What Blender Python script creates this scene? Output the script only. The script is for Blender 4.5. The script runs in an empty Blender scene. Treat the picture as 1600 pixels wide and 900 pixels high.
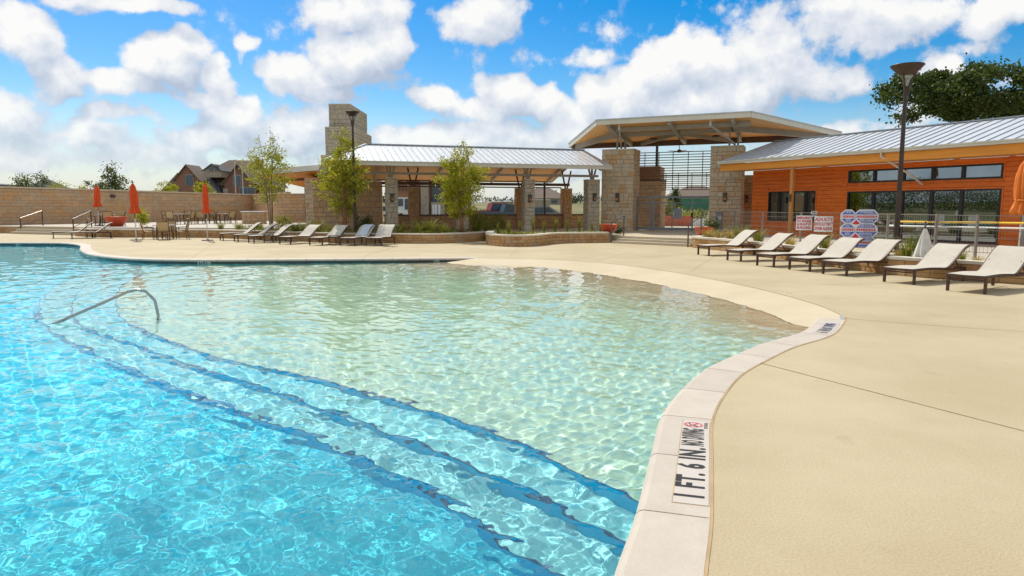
import bpy, bmesh, math, random
import numpy as np
from mathutils import Vector, Matrix
from mathutils.geometry import delaunay_2d_cdt, tessellate_polygon
random.seed(7)
C = bpy.context.scene.collection
SC = bpy.context.scene
R = math.radians
PI = math.pi

# ------------------------------------------------------------------ camera
FPX, CAMH, PITCH = 1080.0, 1.7, math.atan(127 / 1080.0)
cam = bpy.data.objects.new('camera', bpy.data.cameras.new('camera'))
C.objects.link(cam)
cam.data.sensor_width = 36.0
cam.data.lens = 36.0 * FPX / 1600.0
cam.data.clip_start, cam.data.clip_end = 0.05, 6000
cam.location = (0, 0, CAMH)
cam.rotation_euler = (PI / 2 - PITCH, 0, 0)
SC.camera = cam
SP, CP = math.sin(PITCH), math.cos(PITCH)

def ray(px, py):                       # sight line through a point of the 1600 x 900 survey picture
    u, v = (px - 800) / FPX, (450 - py) / FPX
    return Vector((u, CP + v * SP, -SP + v * CP))
def G(px, py, z=0.0):                  # where it meets the level z
    d = ray(px, py); t = (z - CAMH) / d.z
    return Vector((d.x * t, d.y * t, z))
def D(px, py, y):                      # where it meets the depth y
    d = ray(px, py); t = y / d.y
    return Vector((d.x * t, y, CAMH + d.z * t))
WZ = -0.14                             # water level
def GW(px, py, z):                     # as G, but bent at the water surface
    d = ray(px, py).normalized(); t = (WZ - CAMH) / d.z
    P = Vector((0, 0, CAMH)) + d * t
    hx, hy = d.x / 1.333, d.y / 1.333
    r = Vector((hx, hy, -math.sqrt(1 - hx * hx - hy * hy)))
    return P + r * ((z - WZ) / r.z)

# ------------------------------------------------------------------ light, sky, exposure
SUN_TO = Vector((-0.31, 0.54, 0.78)).normalized()
SUN_EL = math.asin(SUN_TO.z)
SUN_AZ = math.atan2(SUN_TO.x, SUN_TO.y)
sun = bpy.data.objects.new('sun', bpy.data.lights.new('sun', 'SUN'))
C.objects.link(sun)
sun.data.energy = 2.0
sun.data.angle = R(0.53)
sun.data.color = (1.0, 0.95, 0.86)
sun.rotation_euler = (-SUN_TO).to_track_quat('-Z', 'Y').to_euler()
SC.view_settings.view_transform = 'Standard'
SC.view_settings.look = 'None'
SC.view_settings.exposure = 1.08
SC.view_settings.gamma = 1.0
SC.cycles.use_denoising = True
SC.cycles.max_bounces = 10
SC.cycles.transmission_bounces = 8
SC.cycles.transparent_max_bounces = 16
SC.cycles.sample_clamp_indirect = 6.0

class NT:                              # small helper for node trees
    def __init__(s, tree): s.t = tree; s.n = tree.nodes; s.l = tree.links
    def add(s, kind, **kw):
        n = s.n.new(kind)
        for k, v in kw.items():
            if k.startswith('i_'): n.inputs[int(k[2:])].default_value = v
            else: setattr(n, k, v)
        return n
    def link(s, a, b): s.l.new(a, b)
    def math(s, op, a, b=None, c=None, clamp=False):
        n = s.n.new('ShaderNodeMath'); n.operation = op; n.use_clamp = clamp
        for i, v in enumerate((a, b, c)):
            if v is None: continue
            if isinstance(v, (int, float)): n.inputs[i].default_value = v
            else: s.l.new(v, n.inputs[i])
        return n.outputs[0]
    def vmath(s, op, a, b=None, c=None):
        n = s.n.new('ShaderNodeVectorMath'); n.operation = op
        for i, v in enumerate((a, b, c)):
            if v is None: continue
            if isinstance(v, (tuple, list, Vector)): n.inputs[i].default_value = v
            else: s.l.new(v, n.inputs[i])
        return n.outputs['Value'] if op in ('LENGTH', 'DOT_PRODUCT', 'DISTANCE') else n.outputs[0]
    def noise(s, vec, scale, detail=4, rough=0.55, dist=0.0, out=0):
        n = s.n.new('ShaderNodeTexNoise')
        n.inputs['Scale'].default_value = scale; n.inputs['Detail'].default_value = detail
        n.inputs['Roughness'].default_value = rough; n.inputs['Distortion'].default_value = dist
        if vec is not None: s.l.new(vec, n.inputs['Vector'])
        return n.outputs[out]
    def ramp(s, fac, stops):
        n = s.n.new('ShaderNodeValToRGB')
        e = n.color_ramp.elements
        while len(e) < len(stops): e.new(0.5)
        for x, (p, c) in zip(e, stops):
            x.position = p; x.color = (*c, 1) if len(c) == 3 else c
        s.l.new(fac, n.inputs[0]); return n.outputs[0]
    def mixc(s, fac, a, b, mode='MIX'):
        n = s.n.new('ShaderNodeMix'); n.data_type = 'RGBA'; n.blend_type = mode
        for sock, v in ((n.inputs[0], fac), (n.inputs[6], a), (n.inputs[7], b)):
            if isinstance(v, (int, float)): sock.default_value = v
            elif isinstance(v, (tuple, list)): sock.default_value = (*v, 1) if len(v) == 3 else v
            else: s.l.new(v, sock)
        return n.outputs[2]
    def smooth(s, v, lo, hi):
        n = s.n.new('ShaderNodeMapRange'); n.interpolation_type = 'SMOOTHSTEP'
        n.inputs[1].default_value = lo; n.inputs[2].default_value = hi
        s.l.new(v, n.inputs[0]); return n.outputs[0]

def azel(px, py):
    d = ray(px, py).normalized()
    return math.atan2(d.x, d.y), math.asin(d.z)

CLOUDS = [  # survey picture x, y, half width, half height, weight
 (30, 48, 95, 42, 1.0), (60, 70, 70, 16, .7), (200, 2, 115, 20, 1.0), (120, 2, 60, 14, .6), (110, 118, 60, 34, 1.0), (190, 128, 90, 28, 1.0), (255, 92, 65, 38, 1.0),
 (300, 68, 40, 28, .9), (338, 112, 32, 34, .95), (315, 140, 40, 20, .8), (388, 68, 22, 24, .8), (384, 92, 13, 20, .6),
 (505, 25, 48, 38, 1.0), (570, 18, 75, 42, 1.1), (455, 128, 52, 42, 1.1), (530, 100, 75, 48, 1.2), (605, 65, 55, 42, 1.1), (500, 155, 85, 22, .8), (655, 66, 18, 10, .7),
 (755, 22, 72, 42, 1.1), (705, 10, 40, 26, .8), (10, 170, 55, 52, .9), (90, 205, 130, 30, .75), (170, 176, 60, 16, .65), (235, 182, 45, 12, .6), (40, 235, 160, 40, .7),
 (350, 175, 48, 42, 1.1), (330, 215, 85, 36, 1.0), (440, 205, 80, 38, .85), (490, 185, 40, 22, .7), (250, 250, 160, 32, .7),
 (692, 158, 42, 26, 1.0), (800, 148, 62, 34, 1.2), (850, 160, 55, 30, 1.1), (760, 172, 60, 22, .9), (660, 215, 90, 26, .95), (800, 215, 160, 34, .9), (600, 260, 150, 40, .8), (900, 245, 160, 40, .8),
 (975, 165, 62, 60, 1.2), (1030, 110, 60, 52, 1.2), (1100, 92, 80, 55, 1.3), (1190, 62, 75, 48, .9), (1160, 140, 85, 55, 1.2), (1090, 160, 90, 40, 1.2), (1215, 120, 70, 50, 1.0), (940, 95, 60, 16, .6),
 (900, 200, 60, 40, .9), (1280, 130, 80, 36, .75), (1330, 30, 90, 48, 1.0), (1420, 28, 100, 46, 1.1), (1540, 25, 80, 40, 1.1), (1390, 62, 90, 24, .8), (1290, 70, 60, 26, .6), (1470, 118, 52, 34, 1.05), (1500, 80, 90, 24, .6), (1560, 130, 60, 16, .5), (1290, 205, 120, 16, .8), (1480, 175, 120, 30, .6)]

def build_world():
    w = bpy.data.worlds.new('World'); SC.world = w; w.use_nodes = True
    w.node_tree.nodes.clear()
    # density of cloud as a node group of the direction
    g = bpy.data.node_groups.new('cloud_density', 'ShaderNodeTree')
    g.interface.new_socket('Vector', in_out='INPUT', socket_type='NodeSocketVector')
    g.interface.new_socket('Density', in_out='OUTPUT', socket_type='NodeSocketFloat')
    T = NT(g)
    gi = T.add('NodeGroupInput'); go = T.add('NodeGroupOutput')
    v = gi.outputs[0]
    nz = T.noise(v, 9.0, 3, 0.55, out=1)
    wv = T.vmath('MULTIPLY_ADD', T.vmath('SUBTRACT', nz, (0.5, 0.5, 0.5)), (0.09, 0.09, 0.07), v)
    sx = T.add('ShaderNodeSeparateXYZ'); T.link(wv, sx.inputs[0])
    az = T.math('ARCTAN2', sx.outputs[0], sx.outputs[1])
    el = T.math('ARCSINE', T.math('MINIMUM', T.math('MAXIMUM', sx.outputs[2], -1.0), 1.0))
    cx = T.add('ShaderNodeCombineXYZ'); T.link(az, cx.inputs[0]); T.link(el, cx.inputs[1])
    tot = None
    for (px, py, rx, ry, wt) in CLOUDS:
        a0, e0 = azel(px, py); a1, _ = azel(px + rx * .5, py); a2, _ = azel(px - rx * .5, py)
        _, e1 = azel(px, py - ry * .5); _, e2 = azel(px, py + ry * .5)
        sa, se = 1 / (a1 - a2) / 1.25, 1 / (e1 - e2) / 1.25
        p = T.vmath('MULTIPLY_ADD', cx.outputs[0], (sa, se, 0), (-a0 * sa, -e0 * se, 0))
        q = T.math('MULTIPLY', T.math('SUBTRACT', 1.0, T.vmath('DOT_PRODUCT', p, p), clamp=True), wt)
        tot = q if tot is None else T.math('SMOOTH_MAX', tot, q, 0.25)
    # beyond the view: unseen cumulus, its cover thickened to add ambient light
    free = T.math('MULTIPLY', T.math('SUBTRACT', T.noise(v, 3.0, 3, 0.5), 0.24), 3.4)
    win = T.math('MULTIPLY', T.smooth(T.math('ABSOLUTE', az), R(37), R(44)), 1.0)
    win2 = T.smooth(el, R(16.5), R(21))
    free = T.math('MULTIPLY', free, T.math('MAXIMUM', win, win2))
    tot = T.math('MAXIMUM', tot, free)
    fb = T.math('SUBTRACT', T.noise(v, 16.0, 10, 0.60), 0.5)
    fb2 = T.math('SUBTRACT', T.noise(v, 42.0, 6, 0.6), 0.5)
    d = T.math('ADD', tot, T.math('ADD', T.math('MULTIPLY', fb, 1.7), T.math('MULTIPLY', fb2, 0.62)))
    T.link(d, go.inputs[0])
    # world
    W = NT(w.node_tree)
    tc = W.add('ShaderNodeTexCoord')
    dirv = W.vmath('NORMALIZE', tc.outputs['Generated'])
    def dens(off):
        n = W.add('ShaderNodeGroup'); n.node_tree = g
        W.link(W.vmath('ADD', dirv, off) if off else dirv, n.inputs[0]); return n.outputs[0]
    d0 = dens(None); d1 = dens((-0.010, 0.0, 0.028)); d2 = dens((-0.03, 0.0, 0.085))
    sz = W.add('ShaderNodeSeparateXYZ'); W.link(dirv, sz.inputs[0])
    alpha = W.smooth(d0, 0.24, 0.64)
    lit = W.math('ADD', W.math('ADD', W.math('MULTIPLY', W.math('SUBTRACT', d0, d1), 0.62), W.math('MULTIPLY', W.math('SUBTRACT', d0, d2), 0.26)), 0.33, clamp=True)
    thick = W.smooth(d0, 0.5, 1.5)
    lit = W.math('SUBTRACT', lit, W.math('MULTIPLY', thick, 0.10), clamp=True)
    ccol = W.ramp(lit, [(0.0, (0.46, 0.52, 0.63)), (0.3, (0.62, 0.67, 0.76)), (0.55, (0.78, 0.80, 0.84)), (0.80, (0.95, 0.94, 0.91))])
    sky = W.add('ShaderNodeTexSky'); sky.sky_type = 'NISHITA'; sky.sun_disc = False
    sky.sun_elevation = SUN_EL; sky.sun_rotation = SUN_AZ
    sky.air_density, sky.dust_density, sky.ozone_density = 1.0, 0.6, 2.5
    hs = W.add('ShaderNodeHueSaturation'); hs.inputs['Saturation'].default_value = 1.7
    W.link(sky.outputs[0], hs.inputs['Color'])
    bs = W.add('ShaderNodeBackground'); bs.inputs[1].default_value = 0.057; W.link(hs.outputs[0], bs.inputs[0])
    bc = W.add('ShaderNodeBackground'); bc.inputs[1].default_value = 0.50; W.link(ccol, bc.inputs[0])
    haze = W.math('MULTIPLY', W.math('SUBTRACT', 1.0, W.smooth(sz.outputs[2], 0.0, 0.15)), 0.72)
    bh = W.add('ShaderNodeBackground'); bh.inputs[0].default_value = (0.80, 0.86, 0.93, 1); bh.inputs[1].default_value = 0.42
    mh = W.add('ShaderNodeMixShader'); W.link(haze, mh.inputs[0]); W.link(bs.outputs[0], mh.inputs[1]); W.link(bh.outputs[0], mh.inputs[2])
    veil = W.math('MULTIPLY', alpha, W.math('SUBTRACT', 0.96, W.math('MULTIPLY', haze, 0.45)))
    mx = W.add('ShaderNodeMixShader'); W.link(veil, mx.inputs[0]); W.link(mh.outputs[0], mx.inputs[1]); W.link(bc.outputs[0], mx.inputs[2])
    out = W.add('ShaderNodeOutputWorld'); W.link(mx.outputs[0], out.inputs[0])
    w.cycles.sampling_method = 'MANUAL'; w.cycles.sample_map_resolution = 512
build_world()

# ------------------------------------------------------------------ helpers
def tag(o, label=None, cat=None, group=None, kind=None):
    if label: o['label'] = label
    if cat: o['category'] = cat
    if group: o['group'] = group
    if kind: o['kind'] = kind
    return o
def empty(name, loc=(0, 0, 0), rz=0.0, label=None, cat=None, group=None, parent=None):
    o = bpy.data.objects.new(name, None); C.objects.link(o)
    o.location = loc; o.rotation_euler = (0, 0, rz); o.empty_display_size = 0.2
    if parent: o.parent = parent
    return tag(o, label, cat, group)
def copy_tree(o, parent=None):
    c = o.copy(); C.objects.link(c)
    if parent: c.parent = parent
    for ch in list(o.children): copy_tree(ch, c)
    return c
def link_mesh(name, me, parent=None, loc=None, rz=0.0, kind=None):
    o = bpy.data.objects.new(name, me); C.objects.link(o)
    if parent: o.parent = parent
    if loc is not None: o.location = loc
    if rz: o.rotation_euler = (0, 0, rz)
    if kind: o['kind'] = kind
    return o

class MB:
    def __init__(s): s.v = []; s.f = []
    def face(s, *pts):
        i = len(s.v); s.v += [tuple(p) for p in pts]; s.f.append(tuple(range(i, i + len(pts)))); return s
    def add(s, verts, faces):
        i = len(s.v); s.v += [tuple(p) for p in verts]; s.f += [tuple(i + k for k in f) for f in faces]; return s
    def box(s, x0, y0, z0, x1, y1, z1):
        x0, x1 = min(x0, x1), max(x0, x1); y0, y1 = min(y0, y1), max(y0, y1); z0, z1 = min(z0, z1), max(z0, z1)
        return s.add([(x0, y0, z0), (x1, y0, z0), (x1, y1, z0), (x0, y1, z0), (x0, y0, z1), (x1, y0, z1), (x1, y1, z1), (x0, y1, z1)],
                     [(3, 2, 1, 0), (4, 5, 6, 7), (0, 1, 5, 4), (1, 2, 6, 5), (2, 3, 7, 6), (3, 0, 4, 7)])
    def bar(s, p, q, w, h=None, up=(0, 0, 1)):
        h = h or w; p, q = Vector(p), Vector(q); d = (q - p).normalized(); up = Vector(up)
        if abs(d.dot(up)) > 0.98: up = Vector((0, 1, 0))
        a = d.cross(up).normalized() * w / 2; b = a.cross(d).normalized() * h / 2
        c = [p - a - b, p + a - b, p + a + b, p - a + b, q - a - b, q + a - b, q + a + b, q - a + b]
        return s.add(c, [(3, 2, 1, 0), (4, 5, 6, 7), (0, 1, 5, 4), (1, 2, 6, 5), (2, 3, 7, 6), (3, 0, 4, 7)])
    def tube(s, pts, r, n=8, cap=True):
        pts = [Vector(p) for p in pts]; rs = r if isinstance(r, (list, tuple)) else [r] * len(pts)
        i0 = len(s.v); a = None
        for k, p in enumerate(pts):
            d = (pts[min(k + 1, len(pts) - 1)] - pts[max(k - 1, 0)]).normalized()
            if a is None: a = d.orthogonal().normalized()
            a = (a - d * a.dot(d)).normalized(); b = d.cross(a)
            for j in range(n):
                t = 2 * PI * j / n
                s.v.append(tuple(p + (a * math.cos(t) + b * math.sin(t)) * rs[k]))
        for k in range(len(pts) - 1):
            for j in range(n):
                a0, a1 = i0 + k * n + j, i0 + k * n + (j + 1) % n
                s.f.append((a0, a1, a1 + n, a0 + n))
        if cap:
            s.f.append(tuple(i0 + j for j in reversed(range(n))))
            s.f.append(tuple(i0 + (len(pts) - 1) * n + j for j in range(n)))
        return s
    def lathe(s, prof, n=16, c=(0, 0, 0), sx=1.0, sy=1.0):
        i0 = len(s.v)
        for r, z in prof:
            for j in range(n):
                t = 2 * PI * j / n; s.v.append((c[0] + r * sx * math.cos(t), c[1] + r * sy * math.sin(t), c[2] + z))
        for k in range(len(prof) - 1):
            for j in range(n):
                a0, a1 = i0 + k * n + j, i0 + k * n + (j + 1) % n
                s.f.append((a0, a1, a1 + n, a0 + n))
        return s
    def prism(s, poly, z0, z1):
        n = len(poly); ar = sum(poly[i][0] * poly[(i + 1) % n][1] - poly[(i + 1) % n][0] * poly[i][1] for i in range(n))
        if ar < 0: poly = poly[::-1]
        i0 = len(s.v)
        zz0 = z0 if callable(z0) else (lambda x, y: z0); zz1 = z1 if callable(z1) else (lambda x, y: z1)
        s.v += [(p[0], p[1], zz0(p[0], p[1])) for p in poly] + [(p[0], p[1], zz1(p[0], p[1])) for p in poly]
        tris = tessellate_polygon([[Vector((p[0], p[1], 0)) for p in poly]])
        for t in tris:
            a, b, c = t
            cr = (poly[b][0] - poly[a][0]) * (poly[c][1] - poly[a][1]) - (poly[b][1] - poly[a][1]) * (poly[c][0] - poly[a][0])
            if cr < 0: a, c = c, a
            s.f.append((i0 + n + a, i0 + n + b, i0 + n + c)); s.f.append((i0 + c, i0 + b, i0 + a))
        for i in range(n):
            j = (i + 1) % n; s.f.append((i0 + i, i0 + j, i0 + n + j, i0 + n + i))
        return s
    def mesh(s, name, m, smooth=False):
        me = bpy.data.meshes.new(name); me.from_pydata(s.v, [], s.f)
        if m: me.materials.append(m)
        if smooth: me.shade_smooth()
        me.update(); return me
    def obj(s, name, m, parent=None, loc=None, rz=0.0, smooth=False, kind=None):
        return link_mesh(name, s.mesh(name, m, smooth), parent, loc, rz, kind)
def fast_mesh(name, V, F, m, smooth=False):     # numpy verts (n,3), faces (k,3 or 4)
    me = bpy.data.meshes.new(name); k = F.shape[1]
    me.vertices.add(len(V)); me.vertices.foreach_set('co', V.astype(np.float32).ravel())
    me.loops.add(F.size); me.loops.foreach_set('vertex_index', F.astype(np.int32).ravel())
    me.polygons.add(len(F)); me.polygons.foreach_set('loop_start', np.arange(0, F.size, k, dtype=np.int32))
    me.update(calc_edges=True)
    if m: me.materials.append(m)
    if smooth: me.shade_smooth()
    return me

# ------------------------------------------------------------------ materials
def new_mat(name):
    m = bpy.data.materials.new(name); m.use_nodes = True; m.node_tree.nodes.clear()
    T = NT(m.node_tree); out = T.add('ShaderNodeOutputMaterial'); return m, T, out
def M(name, col, rough=0.6, metal=0.0, var=0.12, scale=3.0, bump=0.0, bscale=60.0, spec=0.4, stretch=(1, 1, 1), rand=0.0, col2=None, fine=0.0, coat=0.0, world=False, sss=None):
    m, T, out = new_mat(name)
    tc = T.add('ShaderNodeTexCoord'); mp = T.add('ShaderNodeMapping'); mp.inputs['Scale'].default_value = stretch
    if world:
        ge = T.add('ShaderNodeNewGeometry'); T.link(ge.outputs['Position'], mp.inputs[0])
    else: T.link(tc.outputs['Object'], mp.inputs[0])
    v = mp.outputs[0]
    oi = T.add('ShaderNodeObjectInfo')
    if rand and not world:
        v = T.vmath('ADD', v, T.vmath('MULTIPLY', oi.outputs['Location'], (3.1, 3.1, 3.1)))
    n = T.noise(v, scale, 5, 0.6)
    n = T.smooth(n, 0.3, 0.7)
    a = tuple(c * (1 - var) for c in col); b = col2 or tuple(min(1, c * (1 + var)) for c in col)
    c = T.mixc(n, a, b)
    if fine:
        fn = T.noise(v, bscale, 3, 0.7)
        c = T.mixc(1.0, c, T.ramp(fn, [(0.3, (1 - fine,) * 3), (0.7, (1 + fine * .3,) * 3)]), 'MULTIPLY')
    if name == 'deck_concrete':            # faint weathering: broad blotches, drip spots, a few hairline cracks
        w1 = T.noise(v, .16, 4, .6); c = T.mixc(1.0, c, T.ramp(w1, [(.35, (.93, .92, .90)), (.62, (1.02, 1.02, 1.02))]), 'MULTIPLY')
        w2 = T.noise(v, 1.7, 5, .75); c = T.mixc(1.0, c, T.ramp(w2, [(.28, (.88, .87, .84)), (.40, (1, 1, 1))]), 'MULTIPLY')
        vo = T.add('ShaderNodeTexVoronoi', feature='DISTANCE_TO_EDGE'); vo.inputs['Scale'].default_value = .21
        T.link(T.vmath('ADD', v, T.vmath('MULTIPLY', T.noise(v, 1.1, 4, .6, out=1), (1.6, 1.6, 0))), vo.inputs['Vector'])
        ck = T.math('MULTIPLY', T.smooth(vo.outputs['Distance'], .0045, .0015), T.smooth(T.noise(v, .3, 2), .52, .60)); c = T.mixc(T.math('MULTIPLY', ck, .35), c, (.22, .16, .09))
    if rand:
        rr = T.math('FRACT', T.math('ADD', oi.outputs['Random'], 0.0))
        c = T.mixc(1.0, c, T.ramp(rr, [(0, (1 - rand,) * 3), (1, (1 + rand,) * 3)]), 'MULTIPLY')
    p = T.add('ShaderNodeBsdfPrincipled'); T.link(c, p.inputs['Base Color'])
    p.inputs['Roughness'].default_value = rough; p.inputs['Metallic'].default_value = metal
    p.inputs['Specular IOR Level'].default_value = spec
    if coat: p.inputs['Coat Weight'].default_value = coat
    if bump:
        bn = T.noise(v, bscale, 4, 0.6); bp = T.add('ShaderNodeBump'); bp.inputs['Strength'].default_value = bump; bp.inputs['Distance'].default_value = 0.02
        T.link(bn, bp.inputs['Height']); T.link(bp.outputs[0], p.inputs['Normal'])
    T.link(p.outputs[0], out.inputs[0]); return m
def plaster_mat(name, col, col2, scale=6.0):
    return M(name, col, 0.7, var=0.05, scale=scale, col2=col2, fine=0.12, bscale=80, world=True, spec=0.2)
MAT = {}
MAT['deck'] = M('deck_concrete', (0.495, 0.402, 0.245), 0.75, var=0.06, scale=0.55, col2=(0.535, 0.445, 0.285), bump=0.32, bscale=60, fine=0.15, world=True, spec=0.25)
MAT['beach'] = M('beach_concrete', (0.56, 0.475, 0.33), 0.7, var=0.06, scale=0.7, bump=0.2, bscale=60, fine=0.08, world=True, spec=0.3)
MAT['coping'] = M('coping_stone', (0.54, 0.472, 0.39), 0.6, var=0.05, scale=3.5, bump=0.15, bscale=90, fine=0.10, rand=0.045, spec=0.3)
MAT['grout'] = M('coping_grout', (0.52, 0.41, 0.28), 0.9, world=True)
MAT['joint'] = M('joint_sealant', (0.42, 0.29, 0.15), 0.8, var=0.15, world=True)
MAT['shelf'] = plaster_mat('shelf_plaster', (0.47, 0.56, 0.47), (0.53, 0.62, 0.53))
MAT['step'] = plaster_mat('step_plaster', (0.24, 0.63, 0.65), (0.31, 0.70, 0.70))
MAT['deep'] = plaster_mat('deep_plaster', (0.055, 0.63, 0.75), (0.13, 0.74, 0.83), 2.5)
MAT['riser'] = plaster_mat('riser_shade_blue', (0.02, 0.56, 0.84), (0.03, 0.62, 0.90), 2.5)  # step plaster again, with the blue of underwater shade put into its colour
MAT['nosing'] = M('nosing_tile', (0.025, 0.10, 0.19), 0.3, world=True)
def waterline_tile():
    m, T, out = new_mat('waterline_tile')
    ge = T.add('ShaderNodeNewGeometry')
    b = T.noise(ge.outputs['Position'], 22, 2, 0.5)
    c = T.ramp(b, [(0.35, (0.008, 0.022, 0.030)), (0.65, (0.03, 0.06, 0.07))])
    p = T.add('ShaderNodeBsdfPrincipled'); T.link(c, p.inputs['Base Color']); p.inputs['Roughness'].default_value = 0.15
    T.link(p.outputs[0], out.inputs[0]); return m
MAT['tile'] = waterline_tile()
def water_mat():
    m, T, out = new_mat('pool_water')
    p = T.add('ShaderNodeBsdfPrincipled')
    p.inputs['Base Color'].default_value = (0.93, 0.99, 1.0, 1); p.inputs['Roughness'].default_value = 0.0
    p.inputs['IOR'].default_value = 1.333; p.inputs['Transmission Weight'].default_value = 1.0
    T.link(p.outputs[0], out.inputs[0]); return m
MAT['water'] = water_mat()

# ------------------------------------------------------------------ curves
def catmull(P, step=0.15):
    P = [Vector((p[0], p[1], 0)) for p in P]; out = []
    for i in range(len(P) - 1):
        p0, p1, p2, p3 = P[max(i - 1, 0)], P[i], P[i + 1], P[min(i + 2, len(P) - 1)]
        n = max(1, int(math.ceil((p2 - p1).length / step)))
        for k in range(n):
            t = k / n; t2, t3 = t * t, t * t * t
            out.append(((2 * p1) + (p2 - p0) * t + (2 * p0 - 5 * p1 + 4 * p2 - p3) * t2 + (3 * p1 - p0 - 3 * p2 + p3) * t3) * 0.5)
    out.append(P[-1]); return [(p.x, p.y) for p in out]
def resample(P, n):
    A = np.array(P); L = np.concatenate([[0], np.cumsum(np.linalg.norm(np.diff(A, axis=0), axis=1))])
    s = np.linspace(0, L[-1], n); return list(zip(np.interp(s, L, A[:, 0]), np.interp(s, L, A[:, 1])))
def length(P):
    A = np.array(P); return float(np.linalg.norm(np.diff(A, axis=0), axis=1).sum())
def normals(P):                        # left-hand normals
    A = np.array(P); d = np.zeros_like(A); d[1:-1] = A[2:] - A[:-2]; d[0] = A[1] - A[0]; d[-1] = A[-1] - A[-2]
    d /= np.linalg.norm(d, axis=1)[:, None]; return np.stack([-d[:, 1], d[:, 0]], 1)
def offset(P, w):
    return [tuple(x) for x in (np.array(P) + normals(P) * w)]
def dist_to(P, Q):                     # distance of points P (n,2) to polyline Q
    Q = np.array(Q); best = np.full(len(P), 1e9)
    for a, b in zip(Q[:-1], Q[1:]):
        ab = b - a; t = np.clip(((P - a) @ ab) / max(ab @ ab, 1e-9), 0, 1)
        best = np.minimum(best, np.linalg.norm(P - (a + t[:, None] * ab), axis=1))
    return best
def inside(P, poly):
    poly = np.array(poly); r = np.zeros(len(P), bool); x, y = P[:, 0], P[:, 1]; j = len(poly) - 1
    for i in range(len(poly)):
        xi, yi = poly[i]; xj, yj = poly[j]
        c = ((yi > y) != (yj > y)) & (x < (xj - xi) * (y - yi) / (yj - yi + 1e-12) + xi); r ^= c; j = i
    return r
def strip(A, B, za, zb):               # ribbon between two equally long 2-D polylines
    n = len(A); V = [(a[0], a[1], za) for a in A] + [(b[0], b[1], zb) for b in B]
    return V, [(i, i + 1, n + i + 1, n + i) for i in range(n - 1)]

# ------------------------------------------------------------------ pool
COPE = catmull([(4.69, 10.5), (4.25, 9.75), (3.85, 9.2), (3.15, 8.54), (2.55, 7.82), (2.03, 7.13), (1.6, 6.35), (1.24, 5.53), (0.97, 4.62), (0.7, 3.69), (0.48, 3.03), (0.28, 2.3),
                (-0.1, 1.4), (-0.9, 0.5), (-2.4, -0.4), (-6, -1.5), (-14, -2.5), (-24, -2), (-31, 3), (-34, 14), (-33.5, 24), (-31.5, 30.5), (-28, 32.8), (-24.45, 33.04), (-22.62, 33.0), (-21.2, 32.7),
                (-19.4, 31.0), (-17.24, 27.58), (-15.27, 24.95), (-13.43, 23.36), (-12.0, 22.6), (-10.06, 22.3), (-7.31, 22.5), (-4.23, 22.78), (-1.18, 23.07)], 0.12)
BEACH = catmull([(-1.18, 23.07), (1.04, 22.45), (2.92, 20.75), (4.2, 18.05), (4.85, 15.71), (5.2, 13.9), (5.33, 12.05), (5.22, 10.9)], 0.2)
CW = 0.39
COPE_OUT = offset(COPE, CW)
COPE_OUT[0] = (5.15, 10.55)
e1 = [(-11.05, 22.75), (-10.85, 21.5)] + [tuple(GW(x, y, -.6)[:2]) for x, y in [(215, 432), (187, 450), (180, 468), (192, 500), (235, 521), (341, 559), (469, 585), (565, 612), (667, 639), (747, 668), (800, 687), (850, 712), (925, 750)]] + [(0.9, 4.5), (1.1, 4.25)]
e2 = [(-12.0, 22.85), (-11.8, 21.5)] + [tuple(GW(x, y, -.76)[:2]) for x, y in [(160, 432), (125, 452), (110, 480), (130, 510), (229, 543), (320, 580), (405, 601), (469, 628), (544, 649), (629, 681), (693, 708), (773, 740), (880, 800), (950, 838)]] + [(0.8, 4.1), (1.0, 3.8)]
e3 = [(-12.95, 23.1), (-12.75, 21.5)] + [tuple(GW(x, y, -.92)[:2]) for x, y in [(110, 435), (70, 460), (60, 495), (100, 530), (200, 575), (331, 628), (427, 655), (523, 697), (629, 740), (709, 788), (757, 825), (800, 863), (840, 880)]] + [(0.5, 3.7), (0.8, 3.2)]
def smooth_curve(P, n):
    Q = np.array(resample(catmull(P, 0.1), n))
    for _ in range(14): Q[1:-1] = 0.25 * Q[:-2] + 0.5 * Q[1:-1] + 0.25 * Q[2:]
    return [tuple(q) for q in Q]
E1, E2, E3 = smooth_curve(e1, 160), smooth_curve(e2, 160), smooth_curve(e3, 160)

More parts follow.
